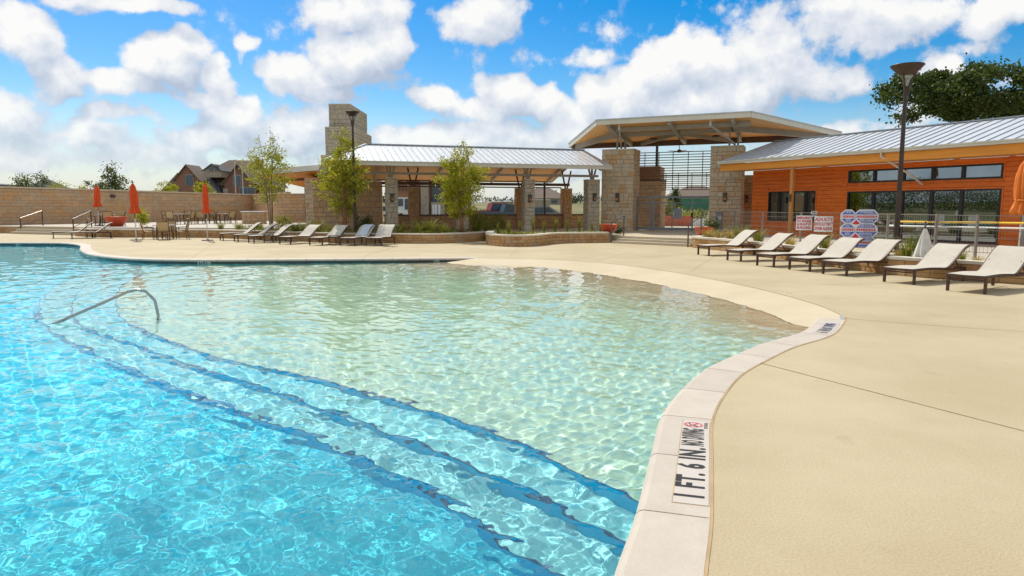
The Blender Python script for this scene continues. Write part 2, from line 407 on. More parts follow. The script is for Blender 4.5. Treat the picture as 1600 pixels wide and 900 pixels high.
def receiver(o): o.cycles.is_caustics_receiver = True; return o
def build_pool():
    pool = empty('pool_basin', (0, 0, 0)); tag(pool, kind='structure')
    # walls and tile band
    wall = offset(COPE, 0.03)
    V, F = strip(wall, wall, -0.26, -1.7); receiver(MB().add(V, F).obj('pool_wall', MAT['deep'], pool))
    V, F = strip(wall, wall, -0.06, -0.26); MB().add(V, F).obj('tile_band', MAT['tile'], pool)
    # deep floor
    b = MB(); ring = [(p[0], p[1], -1.12) for p in wall[::3]]
    b.prism([p[:2] for p in ring], -1.6, -1.12); receiver(b.obj('pool_floor', MAT['deep'], pool))
    # shelf with beach entry
    ia = int(np.argmin(np.linalg.norm(np.array(COPE) - np.array(E1[-1]), axis=1)))
    ib = int(np.argmin(np.linalg.norm(np.array(COPE) - np.array(E1[0]), axis=1)))
    loop = list(E1) + wall[ia - 1:0:-1] + [(5.1, 10.6)] + BEACH[::-1] + wall[-2:ib:-1]
    lp = np.array(loop)
    gx, gy = np.meshgrid(np.arange(-12, 6, 0.3), np.arange(3.5, 23.5, 0.3)); pts = np.stack([gx.ravel(), gy.ravel()], 1)
    pts = pts + (np.random.RandomState(1).rand(*pts.shape) - 0.5) * 0.06
    pts = pts[inside(pts, lp)]; pts = pts[dist_to(pts, np.vstack([lp, lp[:1]])) > 0.12]
    allp = [Vector(p) for p in loop] + [Vector(p) for p in pts]
    n = len(loop); edges = [(i, (i + 1) % n) for i in range(n)]
    v, e, f, *_ = delaunay_2d_cdt(allp, edges, [], 1, 1e-5)
    P = np.array([(q.x, q.y) for q in v])
    dB, dE = dist_to(P, BEACH), dist_to(P, E1)
    fr = dB / (dB + dE + 1e-6); z = -0.6 * (1 - (1 - fr) ** 2.4)
    fs = []
    for t in f:
        a, bb, c = P[t[0]], P[t[1]], P[t[2]]
        cr = (bb[0] - a[0]) * (c[1] - a[1]) - (bb[1] - a[1]) * (c[0] - a[0]); fs.append(tuple(t) if cr > 0 else tuple(t[::-1]))
    me = bpy.data.meshes.new('beach_entry'); me.from_pydata([(p[0], p[1], h) for p, h in zip(P, z)], [], fs)
    me.shade_smooth()
    m, T, out = new_mat('beach_and_shelf')          # concrete apron at the rim, plaster further in
    ge = T.add('ShaderNodeNewGeometry'); sx = T.add('ShaderNodeSeparateXYZ'); T.link(ge.outputs['Position'], sx.inputs[0])
    nn = T.noise(ge.outputs['Position'], 0.8, 3); hh = T.math('ADD', sx.outputs[2], T.math('MULTIPLY', T.math('SUBTRACT', nn, 0.5), 0.12))
    k = T.smooth(hh, -0.46, -0.18)
    f1 = T.noise(ge.outputs['Position'], 90, 3); f2 = T.noise(ge.outputs['Position'], 0.7, 4)
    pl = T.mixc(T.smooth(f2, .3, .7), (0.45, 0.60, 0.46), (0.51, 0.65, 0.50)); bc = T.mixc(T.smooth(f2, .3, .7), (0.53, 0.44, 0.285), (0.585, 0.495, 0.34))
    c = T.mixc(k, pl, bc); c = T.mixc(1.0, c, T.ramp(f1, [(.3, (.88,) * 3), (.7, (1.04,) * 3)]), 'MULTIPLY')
    pr = T.add('ShaderNodeBsdfPrincipled'); T.link(c, pr.inputs['Base Color']); pr.inputs['Roughness'].default_value = 0.7; pr.inputs['Specular IOR Level'].default_value = 0.25
    bp = T.add('ShaderNodeBump'); bp.inputs['Strength'].default_value = 0.15; bp.inputs['Distance'].default_value = 0.01; T.link(f1, bp.inputs['Height']); T.link(bp.outputs[0], pr.inputs['Normal'])
    T.link(pr.outputs[0], out.inputs[0]); me.materials.append(m)
    receiver(link_mesh('beach_entry', me, pool))
    # three steps down
    for hi, (A, B, z0, z1) in enumerate([(E1, E2, -0.6, -0.76), (E2, E3, -0.76, -0.92), (E3, None, -0.92, -1.12)]):
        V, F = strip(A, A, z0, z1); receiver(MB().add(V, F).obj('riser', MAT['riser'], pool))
        if B: V, F = strip(A, B, z1, z1); receiver(MB().add(V, F).obj('step', MAT['step'], pool))
        V, F = strip(A, offset(A, 0.022), z0 + 0.004, z0 + 0.004); b = MB().add(V, F)
        V, F = strip(offset(A, -0.003), offset(A, -0.003), z0 + 0.004, z0 - 0.010); b.add(V, F)
        receiver(b.obj('nosing', MAT['nosing'], pool))
    return pool
POOL = build_pool()

def build_water():
    # wave field: many small sine trains, steeper at short range of lengths, gently modulated
    rs = np.random.RandomState(3)
    # rows by distance, columns by bearing: dense near the edge where people stand
    rr = [0.9]
    while rr[-1] < 46: rr.append(rr[-1] * 1.0065)
    rr = np.array(rr); th = np.linspace(R(-84), R(28), 900)
    Rr, Th = np.meshgrid(rr, th, indexing='ij')
    X, Y = Rr * np.sin(Th), Rr * np.cos(Th)
    Z = np.zeros_like(X)
    cell = Rr * (th[1] - th[0])
    ang0 = R(35)
    for k in range(110):
        lam = 0.055 * (1.5 / 0.055) ** rs.rand(); a = ang0 + rs.randn() * R(62)
        kx, ky = math.cos(a) * 2 * PI / lam, math.sin(a) * 2 * PI / lam
        amp = 0.0185 * (lam / 2 / PI) * (1.0 if lam < 0.45 else 0.5 if lam < .8 else .45) * (0.8 + 0.8 * rs.rand())
        if lam < 0.22: amp *= 1.3
        ph = rs.rand() * 6.28; wx, wy, wp = rs.randn() * 0.5, rs.randn() * 0.5, rs.rand() * 6.28
        fade = np.clip((lam / cell - 2.2) / 2.5, 0, 1)
        mod = 0.58 + 0.42 * np.sin(X * wx + Y * wy + wp)
        Z += amp * fade * mod * np.sin(kx * X + ky * Y + ph + 1.1 * np.sin(0.9 * wx * X * 2 + wy * Y * 2 + wp))
    P = np.stack([X.ravel(), Y.ravel()], 1)
    calm = np.clip(dist_to(P, BEACH) / 2.6, 0.18, 1.0).reshape(X.shape); Z *= calm
    ring = offset(COPE, 0.10)[::2] + BEACH[::2]
    ok = inside(P, ring)
    V = np.stack([X.ravel(), Y.ravel(), (WZ + Z).ravel()], 1)
    n0, n1 = X.shape
    i = np.arange(n0 * n1).reshape(n0, n1)
    F = np.stack([i[:-1, :-1], i[:-1, 1:], i[1:, 1:], i[1:, :-1]], -1).reshape(-1, 4)
    F = F[ok[F].any(1)]
    used = np.zeros(len(V), bool); used[F.ravel()] = True; idx = np.cumsum(used) - 1
    o = link_mesh('pool_water', fast_mesh('pool_water', V[used], idx[F], MAT['water'], True), kind='structure')
    o.cycles.is_caustics_caster = True
    print('water faces', len(F))
    return o
WATER = build_water()
sun.data.cycles.is_caustics_light = True

def build_deck():
    hole = [tuple(p) for p in COPE_OUT[::2]] + BEACH[1:-1:1]
    outer = [(-48, -30), (60, -30), (60, 52), (-48, 52)]
    loops = [[Vector((p[0], p[1], 0)) for p in outer], [Vector((p[0], p[1], 0)) for p in hole]]
    tr = tessellate_polygon(loops); pts = [p for l in loops for p in l]
    fs = []
    for a, b, c in tr:
        cr = (pts[b].x - pts[a].x) * (pts[c].y - pts[a].y) - (pts[b].y - pts[a].y) * (pts[c].x - pts[a].x)
        fs.append((a, b, c) if cr > 0 else (a, c, b))
    me = bpy.data.meshes.new('pool_deck'); me.from_pydata([p[:] for p in pts], [], fs); me.materials.append(MAT['deck'])
    deck = link_mesh('pool_deck', me, kind='structure')
    j = MB()
    def seam(P, w, z=0.004):
        A, B = offset(P, w / 2), offset(P, -w / 2); V, F = strip(A, B, z, z); return MB().add(V, [f[::-1] for f in F])
    near = [p for p in COPE_OUT if p[1] < 12 and p[0] > -3]
    seam(near, 0.035).obj('expansion_joint', MAT['joint'], deck)
    seam(BEACH, 0.022).obj('expansion_joint', MAT['joint'], deck)
    for pts_ in [[(1187, 567), (1400, 622), (1640, 684)], [(1314, 497), (1450, 508), (1640, 521)], [(1245, 446), (1420, 442), (1640, 448)], [(811, 386), (797, 401)], [(990, 393), (930, 408)], [(893, 388), (1000, 395)], [(345, 372), (300, 403)], [(405, 388), (440, 400)], [(620, 385), (570, 400)], [(1130, 392), (1080, 424)]]:
        P = resample([tuple(G(x, y)[:2]) for x, y in pts_], 8)
        seam(P, 0.016).obj('deck_joint', MAT['joint'], deck)
    return deck
DECK = build_deck()

def build_coping():
    cp = empty('pool_coping'); tag(cp, kind='structure')
    V, F = strip(offset(COPE, 0.03), offset(COPE, CW - .004), -0.004, -0.004)
    MB().add(V, [f[::-1] for f in F]).obj('grout_bed', MAT['grout'], cp)
    A = np.array(COPE); L = np.concatenate([[0], np.cumsum(np.linalg.norm(np.diff(A, axis=0), axis=1))])
    i0 = int(np.argmin(np.linalg.norm(A - np.array((0.97, 4.62)), axis=1))); s0 = L[i0] % 0.93
    cuts = [0.0] + list(np.arange(s0, L[-1], 0.93)) + [L[-1]]
    prof = [(CW, -0.07), (CW, 0.006), (0.035, 0.006), (0.008, -0.002), (-0.012, -0.022), (-0.012, -0.045), (0.008, -0.066), (0.04, -0.07)]
    N = normals(COPE)
    for a, b in zip(cuts[:-1], cuts[1:]):
        if b - a < 0.1: continue
        ss = np.linspace(a + 0.006, b - 0.006, 8)
        px, py = np.interp(ss, L, A[:, 0]), np.interp(ss, L, A[:, 1]); nx, ny = np.interp(ss, L, N[:, 0]), np.interp(ss, L, N[:, 1])
        c = np.array((px.mean(), py.mean()))
        V, F = [], []; k = len(prof)
        for q in range(8):
            for o, z in prof: V.append((px[q] + nx[q] * o - c[0], py[q] + ny[q] * o - c[1], z))
        for q in range(7):
            for r in range(k):
                r2 = (r + 1) % k; F.append((q * k + r, q * k + r2, (q + 1) * k + r2, (q + 1) * k + r))
        F.append(tuple(range(k))[::-1]); F.append(tuple(7 * k + r for r in range(k)))
        b_ = MB(); b_.v, b_.f = V, F
        b_.obj('coping_slab', MAT['coping'], cp, (c[0], c[1], 0))
    return cp
COPING = build_coping()

# ------------------------------------------------------------------ more materials
def stone_mat(name, cols, rough=0.85, bump=0.5, scale=5.0):
    m, T, out = new_mat(name)
    tc = T.add('ShaderNodeTexCoord'); oi = T.add('ShaderNodeObjectInfo'); ge = T.add('ShaderNodeNewGeometry')
    r = T.math('FRACT', T.math('ADD', T.math('MULTIPLY', oi.outputs['Random'], 7.31), T.math('MULTIPLY', ge.outputs['Random Per Island'], 5.77)))
    n = len(cols); c = T.ramp(r, [(i / n, cc) for i, cc in enumerate(cols)])
    v = ge.outputs['Position']
    n1 = T.noise(v, scale, 6, 0.65); c = T.mixc(1.0, c, T.ramp(n1, [(.25, (.82,) * 3), (.75, (1.10,) * 3)]), 'MULTIPLY')
    n2 = T.noise(v, 32, 4, 0.7); c = T.mixc(1.0, c, T.ramp(n2, [(.3, (.80,) * 3), (.7, (1.08,) * 3)]), 'MULTIPLY')
    p = T.add('ShaderNodeBsdfPrincipled'); T.link(c, p.inputs['Base Color']); p.inputs['Roughness'].default_value = rough; p.inputs['Specular IOR Level'].default_value = 0.25
    bp = T.add('ShaderNodeBump'); bp.inputs['Strength'].default_value = bump; bp.inputs['Distance'].default_value = 0.03; T.link(n2, bp.inputs['Height']); T.link(bp.outputs[0], p.inputs['Normal'])
    T.link(p.outputs[0], out.inputs[0]); return m
MAT['limestone'] = stone_mat('limestone', [(.68, .54, .36), (.64, .52, .35), (.72, .58, .40), (.62, .53, .39), (.70, .52, .31), (.66, .56, .42), (.66, .42, .21)])
MAT['column_stone'] = stone_mat('column_stone', [(.58, .50, .36), (.54, .47, .35), (.62, .53, .38), (.51, .46, .36), (.58, .46, .30)])
MAT['brown_stone'] = stone_mat('brown_stone', [(.60, .39, .21), (.55, .35, .20), (.65, .43, .24), (.50, .35, .22), (.63, .36, .16), (.56, .40, .25)])
MAT['planter_stone'] = stone_mat('planter_stone', [(.55, .33, .15), (.50, .28, .11), (.58, .38, .19), (.47, .25, .10), (.57, .34, .14), (.52, .35, .19)])
MAT['tower_stone'] = stone_mat('tower_stone', [(.46, .38, .27), (.43, .36, .26), (.49, .40, .29), (.42, .35, .26)])
MAT['house_brick'] = stone_mat('house_brick', [(.30, .15, .10), (.33, .17, .11), (.27, .14, .10)], scale=2.0)
MAT['mortar'] = M('mortar', (.58, .47, .32), 0.9, var=.1, world=True)
MAT['dark_mortar'] = M('dark_mortar', (.45, .31, .18), 0.9, var=.1, world=True)
MAT['cap'] = M('cap_stone', (.62, .55, .43), 0.75, var=.08, scale=1.5, bump=.2, bscale=40, world=True)
MAT['paving'] = M('terrace_paving', (.47, .42, .34), 0.8, var=.08, scale=.6, bump=.2, world=True)
MAT['landing'] = M('landing_concrete', (.50, .42, .29), 0.8, var=.06, scale=.7, world=True)
MAT['soil'] = M('planting_bed', (.30, .24, .16), 0.95, var=.3, scale=3, bump=.8, bscale=30, col2=(.44, .38, .27), world=True)
MAT['gravel'] = M('pale_gravel', (.55, .47, .31), 0.95, var=.2, scale=6, bump=.8, bscale=45, fine=.3, world=True)
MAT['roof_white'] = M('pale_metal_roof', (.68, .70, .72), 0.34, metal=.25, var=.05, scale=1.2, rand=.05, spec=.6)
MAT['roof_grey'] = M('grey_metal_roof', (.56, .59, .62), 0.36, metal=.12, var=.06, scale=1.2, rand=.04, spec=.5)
MAT['seam'] = M('roof_seam', (.36, .38, .39), 0.4, metal=.3, var=.05)
MAT['trim'] = M('pale_trim', (.62, .58, .47), 0.5, var=.05, scale=1.0, world=True)
MAT['steel_paint'] = M('painted_steel', (.36, .34, .29), 0.5, var=.08, world=True)
MAT['steel_dark'] = M('dark_steel', (.09, .075, .065), 0.5, var=.12, world=True)
MAT['bronze'] = M('bronze_metal', (.085, .045, .028), 0.42, metal=.2, var=.2, scale=9, spec=.5)
MAT['lamp_bronze'] = M('lamp_bronze', (.055, .034, .026), 0.4, metal=.3, var=.15, scale=5, spec=.5)
MAT['beam_brown'] = M('brown_beam', (.13, .08, .055), 0.6, var=.15, world=True)
MAT['soffit'] = M('wood_soffit', (.82, .42, .13), 0.5, var=.10, scale=3.0, stretch=(.35, 6, 6), fine=.1, bscale=12)
MAT['siding'] = M('cedar_siding', (.74, .145, .007), 0.48, var=.12, scale=3.0, stretch=(2.2, 1, 1), col2=(.82, .19, .012), rand=.08, fine=.08, bscale=30)
MAT['orange_beam'] = M('orange_timber', (.78, .30, .035), 0.5, var=.10, scale=2, stretch=(.4, 4, 4), fine=.08, bscale=25)
MAT['timber_post'] = M('timber_post', (.52, .23, .06), 0.55, var=.12, scale=4, stretch=(4, 4, .5))
MAT['louvre_wood'] = M('louvre_wood', (.34, .17, .09), 0.6, var=.15, scale=5, rand=.1)
MAT['black_frame'] = M('black_window_frame', (.02, .016, .015), 0.35, var=.1)
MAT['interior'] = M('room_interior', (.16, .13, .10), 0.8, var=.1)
MAT['sling'] = M('beige_sling', (.52, .47, .385), 0.75, var=.04, scale=6, fine=.1, bscale=140, rand=.03)
MAT['sling_tan'] = M('tan_sling', (.50, .36, .19), 0.75, var=.08, scale=6, rand=.08)
MAT['orange_fabric'] = M('orange_canvas', (.72, .085, .012), 0.7, var=.12, scale=7, stretch=(1, 1, .4))
MAT['amber_fabric'] = M('amber_canvas', (.75, .20, .025), 0.7, var=.12, scale=7, stretch=(1, 1, .4))
MAT['white'] = M('white_paint', (.78, .78, .75), 0.5, var=.04)
MAT['offwhite'] = M('offwhite_cloth', (.66, .62, .55), 0.85, var=.12, scale=6)
MAT['galv'] = M('galvanised_steel', (.50, .50, .48), 0.45, metal=.4, var=.1, world=True)
MAT['fence_steel'] = M('fence_steel', (.25, .215, .185), 0.5, metal=.2, var=.1, world=True)
MAT['gate_steel'] = M('gate_steel', (.20, .23, .25), 0.5, metal=.2, var=.1, world=True)
MAT['stainless'] = M('stainless_steel', (.40, .38, .35), 0.2, metal=1.0, var=.05, scale=8)
MAT['terracotta'] = M('red_glazed_pot', (.50, .07, .02), 0.45, var=.2, scale=5)
MAT['black_print'] = M('black_print', (.014, .013, .014), 0.6, var=.1, world=True)
MAT['red_print'] = M('red_print', (.62, .05, .07), 0.6, var=.05)
MAT['blue_print'] = M('blue_print', (.10, .15, .50), 0.6, var=.08)
MAT['navy_print'] = M('navy_print', (.05, .06, .14), 0.6, var=.1, world=True)
MAT['teal_print'] = M('teal_print', (.45, .62, .60), 0.5, var=.05)
MAT['tile_white'] = M('marker_tile', (.55, .49, .425), 0.4, var=.03, world=True)
MAT['yellow'] = M('yellow_pole', (.85, .52, .02), 0.4, var=.05)
MAT['bin_grey'] = M('dark_grey_bin', (.10, .105, .10), 0.5, var=.1)
MAT['bark'] = M('grey_bark', (.22, .16, .11), 0.9, var=.3, scale=9, bump=.6, bscale=30)
MAT['bark_red'] = M('reddish_bark', (.30, .14, .08), 0.9, var=.3, scale=9, bump=.6, bscale=30)
MAT['bark_dark'] = M('dark_bark', (.07, .05, .04), 0.9, var=.3, scale=3)
MAT['shingle'] = M('roof_shingles', (.17, .125, .095), 0.9, var=.2, scale=2, stretch=(1, 1, 6), col2=(.22, .165, .125))
MAT['shingle_dark'] = M('dark_shingles', (.075, .08, .09), 0.9, var=.2, scale=2)
MAT['house_stone'] = M('pale_house_stone', (.38, .32, .24), 0.9, var=.2, scale=4)
MAT['window_dark'] = M('house_window', (.05, .08, .11), 0.15, var=.1, spec=.8)
MAT['field'] = M('grass_field', (.13, .15, .04), 0.95, var=.25, scale=.06, col2=(.26, .22, .09), world=True, fine=.3, bscale=.8)
MAT['rubber'] = M('rubber', (.02, .02, .02), 0.8)
MAT['car_red'] = M('red_car_paint', (.27, .03, .04), 0.3, coat=.5, var=.03)
MAT['car_blue'] = M('blue_car_paint', (.05, .11, .16), 0.3, coat=.5, var=.03)
MAT['car_white'] = M('white_car_paint', (.70, .72, .74), 0.3, coat=.5, var=.03)
MAT['car_grey'] = M('grey_car_paint', (.22, .24, .27), 0.3, coat=.5, var=.03)
MAT['green_mesh'] = M('green_screen_mesh', (.05, .20, .11), 0.8, var=.15, scale=1)
MAT['orange_mesh'] = M('orange_barrier', (.50, .15, .08), 0.7, var=.2, scale=4)
def leaf_mat(name, a, b, trans=0.45):
    m, T, out = new_mat(name); ge = T.add('ShaderNodeNewGeometry'); tc = T.add('ShaderNodeTexCoord')
    n = T.noise(tc.outputs['Object'], 1.6, 3); r = T.math('ADD', T.math('MULTIPLY', ge.outputs['Random Per Island'], .6), T.math('MULTIPLY', n, .4))
    c = T.ramp(r, [(.15, a), (.8, b)])
    p = T.add('ShaderNodeBsdfPrincipled'); T.link(c, p.inputs['Base Color']); p.inputs['Roughness'].default_value = .5; p.inputs['Specular IOR Level'].default_value = .3
    tr = T.add('ShaderNodeBsdfTranslucent'); T.link(T.mixc(1.0, c, (1.25, 1.15, .7), 'MULTIPLY'), tr.inputs[0])
    mx = T.add('ShaderNodeMixShader'); mx.inputs[0].default_value = trans; T.link(p.outputs[0], mx.inputs[1]); T.link(tr.outputs[0], mx.inputs[2])
    T.link(mx.outputs[0], out.inputs[0]); return m
MAT['leaf_lime'] = leaf_mat('lime_leaves', (.16, .20, .015), (.48, .48, .04), .5)
MAT['leaf_olive'] = leaf_mat('olive_leaves', (.10, .11, .02), (.30, .28, .06), .5)
MAT['leaf_dark'] = leaf_mat('dark_green_leaves', (.032, .058, .014), (.10, .14, .03), .35)
MAT['leaf_mid'] = leaf_mat('green_leaves', (.05, .08, .02), (.13, .16, .04), .35)
MAT['leaf_hazed'] = leaf_mat('hazed_far_leaves', (.07, .10, .07), (.12, .15, .09), .2)  # distance haze put into the leaf colour
MAT['blade'] = leaf_mat('grass_blades', (.09, .12, .02), (.26, .26, .05), .4)
MAT['straw'] = leaf_mat('straw_blades', (.30, .24, .08), (.48, .38, .13), .4)
def glass_mat(name, tint, refl, rough=0.0):
    m, T, out = new_mat(name)
    fr = T.add('ShaderNodeFresnel'); fr.inputs[0].default_value = 1.5
    fac = T.math('ADD', T.math('MULTIPLY', fr.outputs[0], 1.0), refl, clamp=True)
    g = T.add('ShaderNodeBsdfGlossy'); g.inputs['Roughness'].default_value = rough; g.inputs['Color'].default_value = (.85, .95, 1, 1)
    t = T.add('ShaderNodeBsdfTransparent'); t.inputs[0].default_value = (*tint, 1)
    mx = T.add('ShaderNodeMixShader'); T.link(fac, mx.inputs[0]); T.link(t.outputs[0], mx.inputs[1]); T.link(g.outputs[0], mx.inputs[2])
    T.link(mx.outputs[0], out.inputs[0]); return m
MAT['glass'] = glass_mat('tinted_glass', (.30, .36, .36), .28)
MAT['lens'] = glass_mat('lamp_lens', (.8, .85, .85), .15, .1)

# ------------------------------------------------------------------ stonework
def block_mesh(i):
    rs = random.Random(100 + i); c = 0.07
    j = lambda s=.03: rs.uniform(-s, s)
    b = MB(); y0, y1 = -.5, .5
    o = [(-.5, -.5), (.5, -.5), (.5, .5), (-.5, .5)]; inn = [(-.5 + c * .6, -.5 + c), (.5 - c * .6, -.5 + c), (.5 - c * .6, .5 - c), (-.5 + c * .6, .5 - c)]
    V = [(x, y1, z) for x, z in o] + [(x, y0 + .25, z) for x, z in o] + [(x + j(.015), y0 + j(.08), z + j(.02)) for x, z in inn]
    F = []
    for a in range(4):
        d = (a + 1) % 4; F.append((a, d, 4 + d, 4 + a)[::-1]); F.append((4 + a, 4 + d, 8 + d, 8 + a)[::-1])
    F.append((8, 9, 10, 11)); F.append((0, 1, 2, 3)[::-1])
    return V, F
BLOCKS = [block_mesh(i) for i in range(4)]
BLOCK_ME = {}
def block_me(m, i):
    k = (m.name, i)
    if k not in BLOCK_ME:
        b = MB(); b.add(*BLOCKS[i]); BLOCK_ME[k] = b.mesh('stone', m)
    return BLOCK_ME[k]
def stones(parent, path, z0, z1, ch, lens, m, depth=0.07, gap=0.010, limit=280, proud=.006, name='stone', count=[0]):
    """ashlar along a 2-D path (outside on the right-hand side), course by course"""
    A = np.array(path, float); L = np.concatenate([[0], np.cumsum(np.linalg.norm(np.diff(A, axis=0), axis=1))])
    nc = max(1, int(round((z1 - z0) / ch))); hs = [random.uniform(.68, 1.34) for _ in range(nc)]; hs = [q * (z1 - z0) / sum(hs) for q in hs]; rest = MB(); n = 0; zb = z0
    for k in range(nc):
        h = hs[k]; zb += h
        s = -random.uniform(0, lens[0])
        while s < L[-1] - 0.02:
            w = random.uniform(*lens); a, b = max(s, 0), min(s + w, L[-1])
            if L[-1] - b < lens[0] * .35: b = L[-1]
            s = b if b > 0 else s + w
            if b - a < 0.05: continue
            pa = np.array((np.interp(a, L, A[:, 0]), np.interp(a, L, A[:, 1]))); pb = np.array((np.interp(b, L, A[:, 0]), np.interp(b, L, A[:, 1])))
            d = pb - pa; ln = np.linalg.norm(d); d /= ln; nr = np.array((d[1], -d[0]))
            c = (pa + pb) / 2 + nr * (depth / 2 - .045 + random.uniform(-proud, proud)); zc = zb - .5 * h
            M4 = Matrix.Translation((c[0], c[1], zc)) @ Matrix.Rotation(math.atan2(d[1], d[0]), 4, 'Z') @ Matrix.Diagonal((ln - gap, depth, h - gap, 1))
            vi = random.randrange(4)
            if n < limit:
                o = bpy.data.objects.new(name, block_me(m, vi)); C.objects.link(o); o.parent = parent; o.matrix_local = M4
            else:
                V, F = BLOCKS[vi]; rest.add([M4 @ Vector(v) for v in V], F)
            n += 1
    if rest.v: rest.obj(name, m, parent, kind='stuff')
    return n

def text_me(body, size, m, bold=0.0, sx=1.0, spc=1.0):
    cu = bpy.data.curves.new('lettering', 'FONT'); cu.body = body; cu.size = size; cu.align_x = 'CENTER'; cu.align_y = 'CENTER'; cu.offset = bold; cu.resolution_u = 2; cu.space_line = .95; cu.space_character = spc
    o = bpy.data.objects.new('lettering', cu); C.objects.link(o)
    bpy.context.view_layer.update()
    me = bpy.data.meshes.new_from_object(o.evaluated_get(bpy.context.evaluated_depsgraph_get())); bpy.data.objects.remove(o)
    me.materials.clear(); me.materials.append(m)
    if sx != 1.0:
        me.transform(Matrix.Diagonal((sx, 1, 1, 1)))
    return me

# ------------------------------------------------------------------ terrain, terraces, planters
def build_terrain():
    x0, x1, y0, y1 = -47.5, 59.5, -29.5, 51.5
    dd = [0, 3, 7, 12, 18, 25, 33, 45, 60, 80, 110, 150, 210, 300, 450, 700, 1100, 1800, 3000, 4500]
    hh = lambda d: float(np.interp(d, [0, 12, 25, 50, 80, 150, 250, 450, 1450, 4500], [-.06, .05, .75, 1.4, 1.8, 2.6, 3.5, 4.6, 6.0, 8.0]))
    per = []
    def edge(ax, ay, bx, by, n):
        for i in range(n): per.append((ax + (bx - ax) * i / n, ay + (by - ay) * i / n))
    edge(x0, y0, x1, y0, 24); edge(x1, y0, x1, y1, 20); edge(x1, y1, x0, y1, 40); edge(x0, y1, x0, y0, 20)
    V, F = [], []; n = len(per); cx, cy = (x0 + x1) / 2, (y0 + y1) / 2
    for k, d in enumerate(dd):
        for (x, y) in per:
            sx, sy = (x1 - x0) / 2, (y1 - y0) / 2
            px, py = cx + (x - cx) * (1 + d / sx), cy + (y - cy) * (1 + d / sy)
            V.append((px, py, hh(d) + (0.25 * math.sin(px * .03 + py * .021) * min(1, d / 60))))
    for k in range(len(dd) - 1):
        for i in range(n):
            j = (i + 1) % n; F.append((k * n + i, (k + 1) * n + i, (k + 1) * n + j, k * n + j))
    b = MB(); b.v, b.f = V, F
    b.obj('terrain', MAT['field'], smooth=True, kind='structure')
build_terrain()

WALL_L = catmull([tuple(D(x, 371, d)[:2]) for x, d in [(118, 40.5), (170, 38.8), (250, 38.6), (337, 38.0), (430, 35.4), (520, 33.2), (613, 32.4), (660, 32.2), (700, 32.6), (735, 33.8), (766, 35.6)]], .25)
WALL_M = catmull([tuple(D(x, 371, d)[:2]) for x, d in [(766, 36.0), (760, 33.0), (764, 31.0), (780, 30.0), (800, 29.7), (825, 29.8), (845, 30.6), (862, 31.8), (885, 32.5), (920, 32.8), (951, 33.0)]], .2)
WALL_R = catmull([(8.6, 30.6), (7.75, 29.6), (7.65, 28.5), (8.15, 27.0), (8.65, 24.3), (8.95, 21.3), (9.25, 18.8), (9.75, 16.9), (10.8, 15.6), (12.2, 14.2), (14.5, 12.6), (18, 11.2)], .2)
def planter_wall(name, path, z1, label, cat='planter wall', cap=.07, ch=.14, lens=(.24, .42), limit=280):
    t = empty(name, (0, 0, 0), label=label, cat=cat)
    th = .30
    inner = offset(path, th)                     # outside is right of the path, so the wall body lies to the left
    b = MB(); n = len(path)
    for A, B, za, zb in ((path, path, z1 - cap, -.02), (inner, path, z1 - cap, z1 - cap), (inner, inner, -.02, z1 - cap)):
        V, F = strip(A, B, za, zb); b.add(V, F)
    b.obj('wall_core', MAT['dark_mortar'], t)
    stones(t, path, 0.0, z1 - cap - .004, ch, lens, MAT['planter_stone'], depth=.075, limit=limit)
    o, i = offset(path, -.05), offset(path, th + .03)
    # capping stones
    L = length(path); k = max(2, int(L / 0.95)); O, I = resample(o, k * 4 + 1), resample(i, k * 4 + 1)
    for q in range(k):
        oo, ii = O[q * 4:q * 4 + 5], I[q * 4:q * 4 + 5]; b = MB()
        c0 = (Vector(oo[0]) - Vector(oo[1])).normalized() * -.004; 
        oo = [(oo[0][0] + c0.x, oo[0][1] + c0.y)] + list(oo[1:]); ii = [(ii[0][0] + c0.x, ii[0][1] + c0.y)] + list(ii[1:])
        b.prism(list(oo) + list(ii)[::-1], z1 - cap, z1); b.obj('cap_stone', MAT['cap'], t)
    return t
planter_wall('planter_wall', WALL_L, .46, 'long low stone planter wall running behind the left row of loungers')
planter_wall('planter_wall', WALL_M, .50, 'curved stone planter wall bulging out left of the entrance steps', lens=(.22, .36))
planter_wall('planter_wall', WALL_R, .46, 'stone planter wall with pale caps behind the right row of loungers', lens=(.34, .6))

def slab(name, poly, z, m, z0=-.02):
    return MB().prism(poly, z0, z).obj(name, m, kind='structure')
bedL = offset(WALL_L, .3); bedM = offset(WALL_M, .3); bedR = offset(WALL_R, .3)
slab('planting_bed', [tuple(p) for p in bedL[::2]] + [(-.2, 36.2), (-1.4, 37.2), (-5.0, 35.6), (-10.8, 36.6), (-13, 40), (-19, 41.2), (-25.2, 41.6)], .40, MAT['soil'])
slab('planting_bed', [tuple(p) for p in bedM[::2]] + [(4.9, 34.0), (5.0, 35.0), (3.5, 36.6), (-.1, 36.4), (-1.0, 36.6)], .43, MAT['soil'])
slab('left_patio', [(-13, 40.02), (-10.85, 36.62), (-10.7, 48), (-22, 66), (-38, 66), (-40, 47.5), (-30.2, 44.6), (-25.4, 41.9), (-19, 41.22)], .46, MAT['paving'], -.4)
slab('pavilion_floor', [(-10.8, 36.7), (-5.0, 35.65), (-1.4, 37.25), (-.2, 36.45), (3.5, 36.65), (5.1, 35.2), (5.3, 52), (-10.65, 52)], .30, MAT['paving'], -.4)
